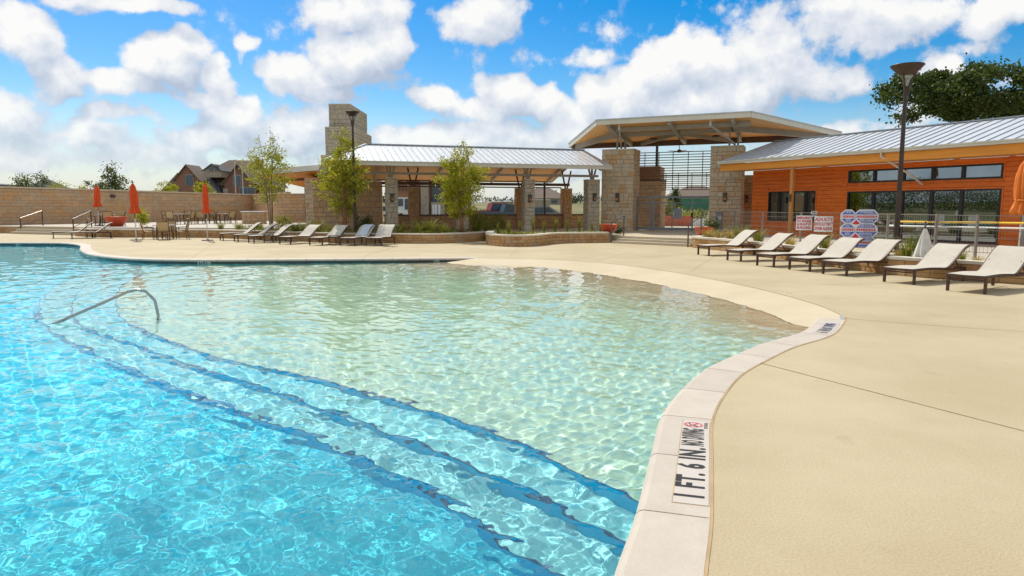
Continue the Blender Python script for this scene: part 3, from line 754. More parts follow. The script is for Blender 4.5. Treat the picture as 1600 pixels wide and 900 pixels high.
# landing with three steps
SA, SB = Vector(G(957, 380)[:2]).to_3d(), Vector(G(1078, 385.5)[:2]).to_3d()
sd = (SB - SA).normalized(); sn = Vector((-sd.y, sd.x, 0))
if sn.y < 0: sn = -sn
steps = empty('entrance_steps'); tag(steps, kind='structure')
for k in range(3):
    a, b_ = SA + sn * .36 * k, SB + sn * .36 * k; c_, d_ = SB + sn * (.36 * (k + 1) + .06), SA + sn * (.36 * (k + 1) + .06)
    MB().prism([a[:2], b_[:2], c_[:2], d_[:2]], -.02, .105 * (k + 1)).obj('step', MAT['landing'], steps)
la, lb = SA + sn * 1.07, SB + sn * 1.07
slab('entrance_landing', [la[:2], lb[:2], (9.3, 30.5), (10.6, 33.0), (12.9, 36.2), (14.2, 52), (5.32, 52), (5.15, 35.1), (4.95, 34.1)], .31, MAT['landing'], -.4)
slab('side_terrace', [(8.9, 30.9), (10.4, 26.0), (11.8, 21.2), (12.4, 17.6), (14.2, 15.2), (20, 13.4), (40, 10), (40, 50), (14.3, 50), (13.0, 36.1), (10.7, 32.9), (9.4, 30.4)], .27, MAT['paving'], -.3)
slab('planting_bed', [tuple(p) for p in bedR[::2]] + [(20, 13.38), (14.15, 15.15), (12.35, 17.55), (11.75, 21.15), (10.35, 25.95), (8.9, 30.8)], .36, MAT['gravel'])

# ------------------------------------------------------------------ buildings
def lantern(parent, x, y, z, ang=0, s=1.0):
    o = MB().box(-.075 * s, -.10, -.16 * s, .075 * s, -.03, .16 * s).obj('lantern', MAT['steel_dark'], parent, (x, y, z), ang)
    MB().box(-.10 * s, -.13, .16 * s, .10 * s, .02, .20 * s).box(-.085 * s, -.03, -.2 * s, .085 * s, .02, .2 * s).obj('lantern_frame', MAT['bronze'], o)
    MB().box(-.05 * s, -.115, -.12 * s, .05 * s, -.102, -.02 * s).obj('lantern_glass', MAT['timber_post'], o)
    return o
def stone_column(parent, x, y, w, z0, z1, m, lamp=None, ch=.24, lens=(.22, .5), name='column'):
    c = MB().box(-w / 2 + .05, -w / 2 + .05, z0, w / 2 - .05, w / 2 - .05, z1).obj(name, MAT['mortar'], parent, (x, y, 0))
    h = w / 2 - .012
    for path in ([(-h, -h), (h, -h)], [(h, -h), (h, h)], [(-h, h), (-h, -h)]):
        stones(c, path, z0, z1, ch, lens, m)
    MB().box(-w / 2 - .02, -w / 2 - .02, z1, w / 2 + .02, w / 2 + .02, z1 + .05).obj('column_cap', MAT['cap'], c)
    if lamp: lantern(c, 0, -w / 2 - .02, lamp)
    return c

def seam_panel(name, w, pts, m, rib=.034):
    """one roof pan: pts = (y,z) profile from eave to ridge, with an upstand along its left side"""
    b = MB(); n = len(pts)
    V = [(0, y, z) for y, z in pts] + [(w, y, z) for y, z in pts] + [(0, y, z - .03) for y, z in pts] + [(w, y, z - .03) for y, z in pts]
    F = [(i, n + i, n + i + 1, i + 1) for i in range(n - 1)] + [(2 * n + i, 2 * n + i + 1, 3 * n + i + 1, 3 * n + i) for i in range(n - 1)] + [(0, 2 * n, 3 * n, n)]
    b.add(V, F)
    me = b.mesh(name, m)
    r = MB()
    for i in range(n - 1): r.bar((0.0, pts[i][0], pts[i][1] + rib / 2), (0.0, pts[i + 1][0], pts[i + 1][1] + rib / 2), .028, rib)
    return me, r.mesh('roof_seam', MAT['seam'])
def lay_panels(parent, x0, x1, w, pts, m):
    me, rm = seam_panel('roof_panel', w, pts, m)
    n = int(round((x1 - x0) / w))
    for k in range(n):
        p = link_mesh('roof_panel', me, parent, (x0 + k * w, 0, 0)); link_mesh('seam', rm, p)

PVS = 1.08                              # survey scale of the pavilion
def build_pavilion():
    t = empty('pool_pavilion', (-5.86 * PVS, 34 * PVS, 1.7 * (1 - PVS)), R(17.65), 'open pavilion with stone columns and pale metal roof behind the left planter', 'pavilion')
    cols = [0, 3.55, 7.1]
    for x in cols: stone_column(t, x + .02, .27, .54, .3, 3.08, MAT['column_stone'], 2.13)
    stone_column(t, 10.75, .33, .66, .3, 3.1, MAT['column_stone'], 2.2)
    back = [1.95, 5.0, 8.35, 11.3]
    for x in back: stone_column(t, x, 5.3, .55, .3, 2.75, MAT['brown_stone'])
    ze = lambda y: (3.83 + (y + 1) * .297) if y < 2.5 else 4.87 - (y - 2.5) * .297
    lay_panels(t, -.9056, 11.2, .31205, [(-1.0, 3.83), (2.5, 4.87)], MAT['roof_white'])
    for k in range(7):                           # shortened pans along the left hip
        xa, xb = -3.15 + k * .3206, -3.15 + (k + 1) * .3206; ya, yb = -1 + (xa + 3.15) * 1.559, -1 + (xb + 3.15) * 1.559
        p = MB().face((xa, -1, 3.83), (xb, -1, 3.83), (xb, yb, ze(yb)), (xa, ya + .001, ze(ya))).obj('roof_panel', MAT['roof_white'], t)
        MB().bar((xa, -1, 3.85), (xa, ya + .05, ze(ya + .05) + .02), .028, .045).obj('seam', MAT['seam'], p)
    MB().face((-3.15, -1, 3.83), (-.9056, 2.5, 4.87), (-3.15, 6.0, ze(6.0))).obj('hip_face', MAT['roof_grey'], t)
    lw0 = MB().box(-3.6, 4.25, .3, .05, 4.5, 3.05).obj('end_wall', MAT['dark_mortar'], t)
    stones(lw0, [(-3.6, 4.22), (.05, 4.22)], .3, 3.0, .24, (.3, .6), MAT['brown_stone'])
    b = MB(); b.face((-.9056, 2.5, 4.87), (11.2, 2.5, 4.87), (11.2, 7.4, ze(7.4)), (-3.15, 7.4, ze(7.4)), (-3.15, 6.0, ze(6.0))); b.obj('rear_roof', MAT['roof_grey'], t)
    MB().bar((-.92, 2.5, 4.9), (11.22, 2.5, 4.9), .24, .05).bar((-3.15, -1, 3.86), (-.91, 2.5, 4.9), .12, .05).obj('ridge_cap', MAT['seam'], t)
    b = MB()
    for (ya, yb) in ((-.9, 2.5), (2.5, 7.35)):
        hx = lambda y: -3.05 if y < 0 or y > 6 else -.85
        b.face((hx(ya), ya, ze(ya) - .16), (hx(yb), yb, ze(yb) - .16), (11.1, yb, ze(yb) - .16), (11.1, ya, ze(ya) - .16))
    b.obj('soffit', MAT['soffit'], t)
    MB().box(-3.2, -1.14, 3.62, 11.25, -1.0, 3.80).box(-3.2, -1.17, 3.78, 11.25, -1.0, 3.825).obj('gutter', MAT['trim'], t)
    for x in (11.16,):
        MB().bar((x, -1.0, 3.72), (x, 2.5, 4.76), .05, .2).bar((x, 2.5, 4.76), (x, 7.4, ze(7.4) - .1), .05, .2).obj('rake_board', MAT['trim'], t)
    MB().box(-3.1, 7.3, ze(7.4) - .2, 11.1, 7.4, ze(7.4) - .03).obj('rear_gutter', MAT['beam_brown'], t)
    MB().bar((-2.6, .27, 3.33), (11.1, .27, 3.33), .10, .12).obj('front_beam', MAT['steel_paint'], t)
    MB().bar((-2.6, 5.3, 3.02), (11.5, 5.3, 3.02), .12, .16).obj('rear_beam', MAT['beam_brown'], t)
    MB().bar((-.3, 6.6, 2.88), (11.5, 6.6, 2.88), .06, .07).obj('tie_rod', MAT['steel_dark'], t)
    for x in cols + [10.75]:
        st = MB()
        st.bar((x - .02, .27, 3.1), (x - .02, .27, ze(.27) - .17), .09).bar((x - .05, .27, 3.12), (x - .30, .27, ze(.27) - .17), .08).bar((x + .05, .27, 3.12), (x + .30, .27, ze(.27) - .17), .08)
        st.obj('strut', MAT['steel_paint'], t)
        MB().bar((x, -.85, ze(-.85) - .24), (x, 2.5, ze(2.5) - .24), .10, .16).bar((x, 2.5, ze(2.5) - .24), (x, 7.2, ze(7.2) - .24), .10, .16).obj('rafter', MAT['steel_paint'], t)
    for x in back:
        st = MB(); st.bar((x - .05, 5.3, 2.78), (x - .30, 5.3, ze(5.3) - .17), .08).bar((x + .05, 5.3, 2.78), (x + .30, 5.3, ze(5.3) - .17), .08)
        st.obj('strut', MAT['beam_brown'], t)
    lw = MB().box(.3, 5.2, .3, 13.0, 5.4, 1.2).obj('low_wall', MAT['dark_mortar'], t)
    stones(lw, [(.3, 5.17), (13.0, 5.17)], .3, 1.18, .22, (.3, .6), MAT['brown_stone'])
    MB().box(.25, 5.08, 1.2, 13.05, 5.5, 1.26).obj('wall_cap', MAT['beam_brown'], lw)
    for x in (1.5, 4.4, 6.6, 9.2):
        o = MB().lathe([(0, .04), (.16, .04), (.18, .0), (.14, -.02), (0, -.02)], 14, sy=.7).obj('ceiling_light', MAT['white'], t, (x, .9, ze(.9) - .2))
    MB().bar((10.0, 5.6, .3), (10.0, 5.6, 3.2), .10).obj('steel_post', MAT['steel_dark'], t)
    t.scale = (PVS, PVS, PVS)
    return t
build_pavilion()

def build_tower():
    t = empty('fireplace_tower', (-11.2, 48.5, 0), 0, 'tall stepped stone fireplace tower rising behind the pavilion roof', 'tower')
    def stage(x0, y0, x1, y1, z0, z1):
        b = MB().box(x0 + .05, y0 + .05, z0, x1 - .05, y1 - .05, z1).obj('stage', MAT['dark_mortar'], t)
        stones(b, [(x0, y0), (x1, y0)], z0, z1 - .06, .27, (.3, .62), MAT['tower_stone']); stones(b, [(x1, y0), (x1, y1)], z0, z1 - .06, .27, (.3, .62), MAT['tower_stone'])
        stones(b, [(x0, y1), (x0, y0)], z0, z1 - .06, .27, (.4, .7), MAT['tower_stone'])
        MB().box(x0 - .03, y0 - .03, z1 - .06, x1 + .03, y1 + .03, z1).obj('coping', MAT['mortar'], b)
    stage(-.70, -2.5, .66, 2.7, 3.6, 8.35)
    stage(-.92, -2.75, .86, 3.2, 3.6, 6.85)
    stage(-1.2, -2.9, 1.05, 3.4, 3.6, 5.05)
    return t
build_tower()

def build_entrance():
    a = R(-22.1)
    t = empty('entrance_canopy', (5.28, 41, 0), a, 'tall entrance canopy on two square stone pillars with a flaring wood lined roof', 'entrance')
    for x0, x1, lx in ((0, 1.84, .95), (6.14, 7.81, 6.95)):
        p = MB().box(x0 + .05, .05, .3, x1 - .05, 1.65, 5.0).obj('pillar', MAT['mortar'], t)
        for z0, z1 in ((.3, 3.2), (3.28, 4.95)):
            for path in ([(x0, 0), (x1, 0)], [(x1, 0), (x1, 1.7)], [(x0, 1.7), (x0, 0)]):
                stones(p, path, z0, z1, .225, (.26, .62), MAT['limestone'], limit=200)
        MB().box(x0 - .03, -.05, 3.2, x1 + .03, 1.75, 3.28).obj('ledge', MAT['mortar'], p)
        MB().box(x0 - .03, -.04, 4.95, x1 + .03, 1.75, 5.02).obj('pillar_cap', MAT['cap'], p)
        lantern(p, lx, -.03, 2.22, 0, 1.25)
    p = MB().box(7.25, 2.25, .3, 8.22, 3.4, 3.5).obj('side_pier', MAT['mortar'], t)
    stones(p, [(7.2, 2.2), (8.27, 2.2)], .3, 3.5, .225, (.26, .6), MAT['limestone']); stones(p, [(8.27, 2.2), (8.27, 3.4)], .3, 3.5, .225, (.26, .6), MAT['limestone'])
    lantern(p, 7.95, 2.17, 2.15)
    Z = lambda x, y: 6.36 - (y + 2.5) * .09 + (x - 4) * .006
    poly = [(.33, -2.5), (8.3, -2.5), (12.8, 4.0), (-3.3, 4.0)]
    V = [(x, y, Z(x, y) + .06) for x, y in poly] + [(x, y, Z(x, y) - .02) for x, y in poly]
    MB().add(V, [(0, 1, 2, 3), (7, 6, 5, 4)] + [(i, 4 + i, 4 + (i + 1) % 4, (i + 1) % 4) for i in range(4)]).obj('roof', MAT['roof_grey'], t)
    rb = MB()
    for k in range(40):
        x = -3.1 + k * .4; f = max(-2.5, -2.5 + max(0, (.33 - x) / 3.63 * 6.5), -2.5 + max(0, (x - 8.3) / 4.5 * 6.5))
        if f < 3.9: rb.bar((x, f - .02, Z(x, f) + .085), (x, 4, Z(x, 4) + .085), .03, .05)
    rb.obj('roof_seam', MAT['seam'], t)
    V = [(x, y, Z(x, y) - .06) for x, y in [(.36, -2.44), (8.27, -2.44), (12.7, 3.94), (-3.2, 3.94)]]
    MB().add(V, [(3, 2, 1, 0)]).obj('soffit', MAT['soffit'], t)
    for i in range(4):
        p, q = poly[i], poly[(i + 1) % 4]
        MB().bar((p[0], p[1], Z(*p) - .08), (q[0], q[1], Z(*q) - .08), .07, .26).obj('fascia', MAT['trim'] if i != 2 else MAT['beam_brown'], t)
        MB().bar((p[0], p[1] - .02, Z(*p) + .07), (q[0], q[1] - .02, Z(*q) + .07), .12, .05).obj('roof_edge', MAT['galv'], t)
    def beam(x0, y0, x1, y1, w=.16, h=.26, m='steel_paint', dz=.2):
        MB().bar((x0, y0, Z(x0, y0) - dz), (x1, y1, Z(x1, y1) - dz), w, h).obj('beam', MAT[m], t)
    beam(.6, -.9, 8.2, -.9); beam(1.0, .7, 7.4, .7, .12, .2)
    beam(.9, -2.3, .9, 3.8); beam(4.2, -2.3, 4.2, 3.8, .2, .3); beam(7.4, -2.3, 7.4, 3.8)
    beam(.9, .2, -2.7, 3.7, .2, .3); beam(7.4, .2, 11.9, 3.7, .2, .3); beam(4.2, 1, 1.5, 3.7, .14, .2); beam(4.2, 1, 6.8, 3.7, .14, .2)
    MB().bar((-3.0, 3.7, 5.62), (12.4, 3.7, 5.66), .16, .42).obj('rear_beam', MAT['beam_brown'], t)
    for x, y in ((.75, .5), (1.05, 1.3), (7.05, .5), (7.45, 1.2)):
        MB().bar((x, y, 5.0), (x, y, Z(x, y) - .06), .10).obj('post', MAT['steel_paint'], t)
    MB().bar((7.35, .5, 5.1), (6.3, -2.2, Z(6.3, -2.2) - .45), .09).bar((6.3, -2.2, Z(6.3, -2.2) - .47), (6.3, -2.2, Z(6.3, -2.2) - .1), .09).obj('brace', MAT['galv'], t)
    MB().bar((1.0, .5, 5.1), (1.5, -2.2, Z(1.5, -2.2) - .45), .09).bar((1.5, -2.2, Z(1.5, -2.2) - .47), (1.5, -2.2, Z(1.5, -2.2) - .1), .09).obj('brace', MAT['galv'], t)
    for x in (2.6, 6.2): MB().lathe([(0, .1), (.2, .08), (.24, 0), (.2, -.04), (0, -.04)], 14).obj('ceiling_light', MAT['steel_dark'], t, (x, 1.8, Z(x, 1.8) - .3))
    # ticket room wall with timber louvres above, tall louvre screen
    r = MB().box(1.2, 2.65, .3, 2.93, 4.4, 3.3).obj('side_wall', MAT['dark_mortar'], t)
    stones(r, [(1.2, 2.6), (2.95, 2.6)], .3, 3.25, .23, (.3, .6), MAT['brown_stone']); stones(r, [(2.95, 2.6), (2.95, 4.4)], .3, 3.25, .23, (.3, .6), MAT['brown_stone'])
    MB().box(1.2, 2.55, 3.26, 3.0, 4.45, 3.35).obj('wall_cap', MAT['beam_brown'], r)
    MB().box(1.25, 2.75, 3.35, 2.88, 4.3, 4.12).obj('louvre_core', MAT['dark_mortar'], r)
    lm = MB().box(-.85, -.05, -.035, .85, .03, .035).mesh('slat', MAT['louvre_wood'])
    for k in range(7): link_mesh('slat', lm, r, (2.06, 2.66, 3.42 + k * .112))
    sl = MB().bar((1.1, 2.9, 0), (6.6, 2.9, 0), .05, .045).mesh('slat', MAT['steel_dark'])
    for k in range(10): link_mesh('slat', sl, t, (0, 0, 3.55 + k * .158))
    s2 = MB().bar((2.9, 2.95, 0), (6.6, 2.95, 0), .05, .04).mesh('slat', MAT['steel_dark'])
    for k in range(9): link_mesh('slat', s2, t, (0, 0, 2.72 + k * .125))
    for x in (1.9, 2.75, 3.6, 4.5, 5.35, 6.2): MB().bar((x, 2.97, 3.4 if x < 3.5 else 2.7), (x, 2.97, 4.96), .04).obj('screen_post', MAT['steel_dark'], t)
    for x in (3.2, 3.95, 4.75, 5.6): MB().bar((x, 2.99, 2.7), (x, 2.99, 3.7), .035).obj('screen_post', MAT['steel_dark'], t)
    MB().bar((2.6, 3.1, 4.0), (2.6, 3.1, 5.5), .14).obj('post', MAT['steel_dark'], t)
    # gate
    g = empty('metal_gate', t.matrix_basis @ Vector((0, 0, 0)) if False else (5.28, 41, 0), a, 'grey steel entrance gate of thin bars between the two stone pillars', 'gate')
    y = 1.05
    MB().bar((1.86, y, 2.26), (6.12, y, 2.26), .08, .10).obj('top_rail', MAT['gate_steel'], g)
    MB().bar((1.86, y, 1.92), (6.12, y, 1.92), .06).obj('middle_rail', MAT['gate_steel'], g)
    MB().bar((1.86, y, .42), (6.12, y, .42), .08, .14).obj('bottom_rail', MAT['gate_steel'], g)
    for x in (1.9, 2.72, 2.86, 3.95, 5.1, 6.08): MB().bar((x, y, .31), (x, y, 2.3), .07).obj('gate_post', MAT['gate_steel'], g)
    b = MB()
    for k in range(38): b.bar((1.95 + k * .11, y, .42), (1.95 + k * .11, y, 1.92), .012)
    b.obj('gate_bars', MAT['gate_steel'], g, kind='stuff')
    MB().box(4.05, y - .06, 1.0, 4.5, y - .03, 1.6).obj('gate_panel', MAT['car_grey'], g)
    MB().box(5.02, y - .09, 1.1, 5.14, y - .035, 1.35).obj('gate_lock', MAT['black_frame'], g)
    # ceiling fan
    f = empty('ceiling_fan', t.matrix_basis.to_translation() if False else (5.28 + 4.2 * math.cos(a) - 1.4 * math.sin(a), 41 + 4.2 * math.sin(a) + 1.4 * math.cos(a), 0), a, 'brown ceiling fan hanging under the entrance canopy', 'ceiling fan')
    MB().lathe([(0, 5.98), (.02, 5.98), (.02, 5.0), (.11, 4.98), (.13, 4.88), (.08, 4.82), (0, 4.81)], 12).obj('motor', MAT['bronze'], f)
    bl = MB().box(.12, -.07, 4.885, .82, .07, 4.90).mesh('blade', MAT['louvre_wood'])
    for k in range(5): link_mesh('blade', bl, f, (0, 0, 0), k * 2 * PI / 5 + .3)
build_entrance()

def build_clubhouse():
    a = math.atan2(-.877, .48)
    t = empty('clubhouse', (12.7, 36.4, 0), a, 'long cedar clad clubhouse with black framed glazing and grey seamed metal roof', 'building')
    X0, X1, ZT, Z0 = -.18, 17.0, 3.555, .27
    opens = [(.89, 3.68, 1.0, 2.46), (5.35, 11.75, .30, 2.38), (5.35, 11.75, 2.76, 3.32)]
    core = MB(); xs = sorted({X0, X1} | {o[0] for o in opens} | {o[1] for o in opens}); zs = sorted({Z0, ZT} | {o[2] for o in opens} | {o[3] for o in opens})
    for i in range(len(xs) - 1):
        for j in range(len(zs) - 1):
            xm, zm = (xs[i] + xs[i + 1]) / 2, (zs[j] + zs[j + 1]) / 2
            if not any(o[0] < xm < o[1] and o[2] < zm < o[3] for o in opens): core.box(xs[i], .02, zs[j], xs[i + 1], .22, zs[j + 1])
    core.obj('wall', MAT['siding'], t)
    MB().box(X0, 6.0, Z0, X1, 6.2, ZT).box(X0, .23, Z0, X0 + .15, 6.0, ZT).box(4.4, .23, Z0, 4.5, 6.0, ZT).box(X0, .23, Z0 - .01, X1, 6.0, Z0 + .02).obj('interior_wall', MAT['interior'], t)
    unit = MB().add([(-.5, -.5, -.5), (.5, -.5, -.5), (.5, .5, -.5), (-.5, .5, -.5), (-.5, -.5, .46), (.5, -.5, .46), (.5, .5, .5), (-.5, .5, .5)], [(3, 2, 1, 0), (4, 5, 6, 7), (0, 1, 5, 4), (1, 2, 6, 5), (2, 3, 7, 6), (3, 0, 4, 7)]).mesh('siding_board', MAT['siding'])
    nrow = 18; bh = (ZT - Z0) / nrow
    for k in range(nrow):
        z = Z0 + (k + .5) * bh; cuts = [(X0, X1)]
        for o in opens:
            if o[2] - .06 < z + bh * .3 and z - bh * .3 < o[3] + .06:
                nc = []
                for (p, q) in cuts:
                    if o[0] - .06 > p: nc.append((p, min(q, o[0] - .06)))
                    if o[1] + .06 < q: nc.append((max(p, o[1] + .06), q))
                cuts = nc
        for p, q in cuts:
            c = p
            while c < q - .05:
                e = min(q, c + random.uniform(3.2, 5.0))
                if q - e < .8: e = q
                o = link_mesh('siding_board', unit, t, ((c + e) / 2, 0.0 + random.uniform(-.0015, .0015), z)); o.scale = (e - c - .004, .05, bh - .004); c = e
    unit2 = MB().box(0, 0, Z0, .05, 5.9, ZT).obj('end_wall', MAT['siding'], t, (X0 - .06, .05, 0))
    def window(o, mull, split=None):
        f = MB(); x0, x1, z0, z1 = o; y0, y1 = -.05, .12; w = .07
        f.box(x0, y0, z0, x0 + w, y1, z1).box(x1 - w, y0, z0, x1, y1, z1).box(x0 + w, y0, z1 - w, x1 - w, y1, z1).box(x0 + w, y0, z0, x1 - w, y1, z0 + w)
        for m_ in mull: f.box(m_ - .06, y0 + .01, z0 + w, m_ + .06, y1 - .01, z1 - w)
        fo = f.obj('window', MAT['black_frame'], t)
        e = [x0 + w] + list(mull) + [x1 - w]
        for p, q in zip(e[:-1], e[1:]): MB().box(p + .05, .03, z0 + w - .01, q - .05, .045, z1 - w + .01).obj('pane', MAT['glass'], fo)
        s = MB(); k = .055
        s.box(x0 - k, -.045, z0, x0 - .002, .02, z1 + k).box(x1 + .002, -.045, z0, x1 + k, .02, z1 + k).box(x0 - .002, -.045, z1 + .002, x1 + .002, .02, z1 + k)
        s.obj('window_trim', MAT['siding'], fo)
    window(opens[0], [1.55, 2.35, 3.1]); window(opens[1], [6.6, 7.9, 9.13, 10.3]); window(opens[2], [6.6, 7.9, 9.13, 10.3])
    # roof
    lay_panels(t, -.76, 18.2, .455, [(-1.85, 4.0), (2.25, 5.2)], MAT['roof_grey'])
    MB().face((-.76, 2.25, 5.2), (18.2, 2.25, 5.2), (18.2, 6.6, 4.0), (-.76, 6.6, 4.0)).obj('rear_roof', MAT['roof_grey'], t)
    MB().bar((-.78, 2.25, 5.23), (18.2, 2.25, 5.23), .24, .05).obj('ridge_cap', MAT['seam'], t)
    MB().box(-.8, -1.99, 3.87, 18.2, -1.85, 3.985).box(-.8, -2.02, 3.96, 18.2, -1.85, 4.01).obj('gutter', MAT['trim'], t)
    MB().box(-.74, -1.8, 3.52, 18.2, -1.66, 3.86).obj('eave_beam', MAT['orange_beam'], t)
    MB().box(-.74, -1.66, 3.56, 18.2, -.03, 3.62).obj('soffit', MAT['soffit'], t)
    MB().bar((-.74, -1.85, 3.9), (-.74, 2.25, 5.1), .05, .2).bar((-.74, 2.25, 5.1), (-.74, 6.6, 3.9), .05, .2).obj('rake_board', MAT['trim'], t)
    MB().box(3.62, -1.79, .27, 3.78, -1.66, 3.52).obj('porch_post', MAT['timber_post'], t)
    l = MB().box(-.05, -.07, -.16, .05, 0, .16).obj('post_lantern', MAT['steel_dark'], t, (3.7, -1.8, 2.1))
    MB().tube([(8.1, -1.92, 3.9), (8.1, -1.9, 3.72), (8.55, -1.2, 3.2), (8.75, -.9, 3.0), (8.8, -.12, 2.6)], .045, 8).obj('downspout', MAT['trim'], t)
    for x in (2.0, 6.2, 10.3, 14.0): MB().lathe([(0, .03), (.13, .03), (.15, 0), (.1, -.01), (0, -.01)], 14).obj('downlight', MAT['trim'], t, (x, -.85, 3.53))
    # a few things inside
    MB().box(7, 3.5, .3, 9.2, 4.2, 1.15).box(10, 3.2, .3, 11.2, 3.8, 1.0).obj('counter', MAT['interior'], t)
build_clubhouse()

def build_restroom():
    t = empty('stone_utility_building', (-13.5, 45.55, 0), 0, 'small stone block building with a low sloping roof behind the bushy tree', 'building')
    c = MB().box(.05, .05, .4, 3.75, 6.6, 3.6).obj('stone_block', MAT['mortar'], t)
    stones(c, [(0, 0), (3.8, 0)], .44, 3.6, .26, (.35, .75), MAT['limestone'], limit=200); stones(c, [(3.8, 0), (3.8, 6.6)], .44, 3.6, .26, (.35, .75), MAT['brown_stone'], limit=60); stones(c, [(0, 6.6), (0, 0)], .44, 3.6, .26, (.35, .75), MAT['limestone'], limit=90)
    MB().box(.85, -.08, 2.6, 1.45, .06, 3.12).obj('window', MAT['black_frame'], t)
    # sloping roof running out to the left over an open bay
    V = [(-2.75, -1.4, 4.0), (2.6, -1.4, 4.42), (2.6, 9, 3.9), (-2.75, 9, 3.55)]
    MB().add(V + [(x, y, z - .34) for x, y, z in V], [(0, 1, 2, 3), (0, 4, 5, 1), (1, 5, 6, 2), (2, 6, 7, 3), (3, 7, 4, 0)]).obj('roof', MAT['trim'], t)
    MB().face(*[(x + (.06 if x < 0 else -.06), y + .06 if y < 0 else y - .06, z - .36) for x, y, z in V][::-1]).obj('soffit', MAT['orange_beam'], t)
    MB().bar((-2.6, 2.2, 3.5), (2.4, 2.2, 3.78), .15, .25).obj('beam', MAT['beam_brown'], t)
    MB().bar((-2.4, 8.2, .4), (-2.4, 8.2, 3.3), .14).obj('post', MAT['steel_dark'], t)
    w = MB().box(-5.3, 9.9, .4, 0, 10.2, 2.7).obj('screen_wall', MAT['dark_mortar'], t)
    stones(w, [(-5.3, 9.87), (0, 9.87)], .44, 2.65, .25, (.35, .75), MAT['brown_stone'], limit=140)
    MB().box(-5.3, 9.8, 2.67, 0, 10.25, 2.75).obj('wall_cap', MAT['mortar'], w)
build_restroom()

def build_left_wall():
    t = empty('boundary_wall', (0, 0, 0), label='long brown stone boundary wall enclosing the left patio', cat='wall')
    A, B = Vector((-38.6, 40.8, 0)), Vector((-24.6, 66, 0)); ln = (B - A).length
    top = lambda s: 3.08 - .28 * s / ln
    d = (B - A).normalized(); n = Vector((d.y, -d.x, 0))
    V = []
    for s, o in ((0, 0), (ln, 0), (ln, -.4), (0, -.4)):
        p = A + d * s + n * o; V += [(p.x, p.y, -.3), (p.x, p.y, top(s))]
    MB().add(V, [(0, 2, 3, 1), (2, 4, 5, 3), (4, 6, 7, 5), (6, 0, 1, 7), (1, 3, 5, 7)]).obj('wall_core', MAT['dark_mortar'], t)
    stones(t, [A[:2], (A + d * ln * .5)[:2]], .2, 2.93, .25, (.45, 1.0), MAT['brown_stone'], limit=150)
    stones(t, [(A + d * ln * .5)[:2], B[:2]], .2, 2.76, .25, (.45, 1.0), MAT['brown_stone'], limit=150)
    V = []
    for s, o in ((0, .09), (ln, .09), (ln, -.46), (0, -.46)):
        p = A + d * s + n * o; V += [(p.x, p.y, top(s) - .02), (p.x, p.y, top(s) + .09)]
    MB().add(V, [(0, 2, 3, 1), (2, 4, 5, 3), (4, 6, 7, 5), (6, 0, 1, 7), (1, 3, 5, 7), (0, 6, 4, 2)]).obj('wall_cap', MAT['mortar'], t)
    # small wall lamp
    p = A + d * 15.4 + n * .1
    l = empty('wall_lamp', (p.x, p.y, 2.45), math.atan2(d.y, d.x), 'round dark wall lamp on the brown boundary wall', 'wall lamp')
    MB().lathe([(0, -.05), (.16, -.04), (.2, .1), (.12, .2), (0, .22)], 12).obj('shade', MAT['bronze'], l)
    # second length of the wall, returning behind the young tree
    t2 = empty('return_wall', (0, 0, 0), label='shorter brown stone wall between the boundary wall and the utility building', cat='wall')
    P, Q = (-24.6, 66.0), (-18.3, 56.5)
    d2 = (Vector(Q) - Vector(P)).normalized()
    MB().prism([P, Q, (Q[0] + .3, Q[1] + .3), (P[0] + .3, P[1] + .3)], .2, 2.9).obj('wall_core', MAT['dark_mortar'], t2)
    stones(t2, [P, Q], .44, 2.85, .25, (.4, .8), MAT['brown_stone'], limit=200)
    # low retaining wall and stair on the far left
    t3 = empty('retaining_wall', (0, 0, 0), label='low pale stone retaining wall at the far left beside the patio stairs', cat='wall')
    W3 = [(-47, 47.0), (-40, 46.3), (-33.5, 45.0), (-31.6, 44.4)]
    MB().prism(W3 + offset(W3, .35)[::-1], -.02, .40).obj('wall_core', MAT['dark_mortar'], t3)
    stones(t3, W3, .0, .40, .2, (.4, .8), MAT['planter_stone'])
    MB().prism(offset(W3, -.05) + offset(W3, .4)[::-1], .40, .47).obj('cap_stone', MAT['cap'], t3)
    st = empty('patio_steps'); tag(st, kind='structure')
    for k in range(3):
        MB().prism([(-31.7 + .1 * k, 43.8 + .36 * k), (-25.6, 41.2 + .36 * k), (-25.3, 42.2 + .36 * k), (-31.5, 44.9 + .36 * k)], -.02, .16 * (k + 1) - .01).obj('step', MAT['landing'], st)
build_left_wall()

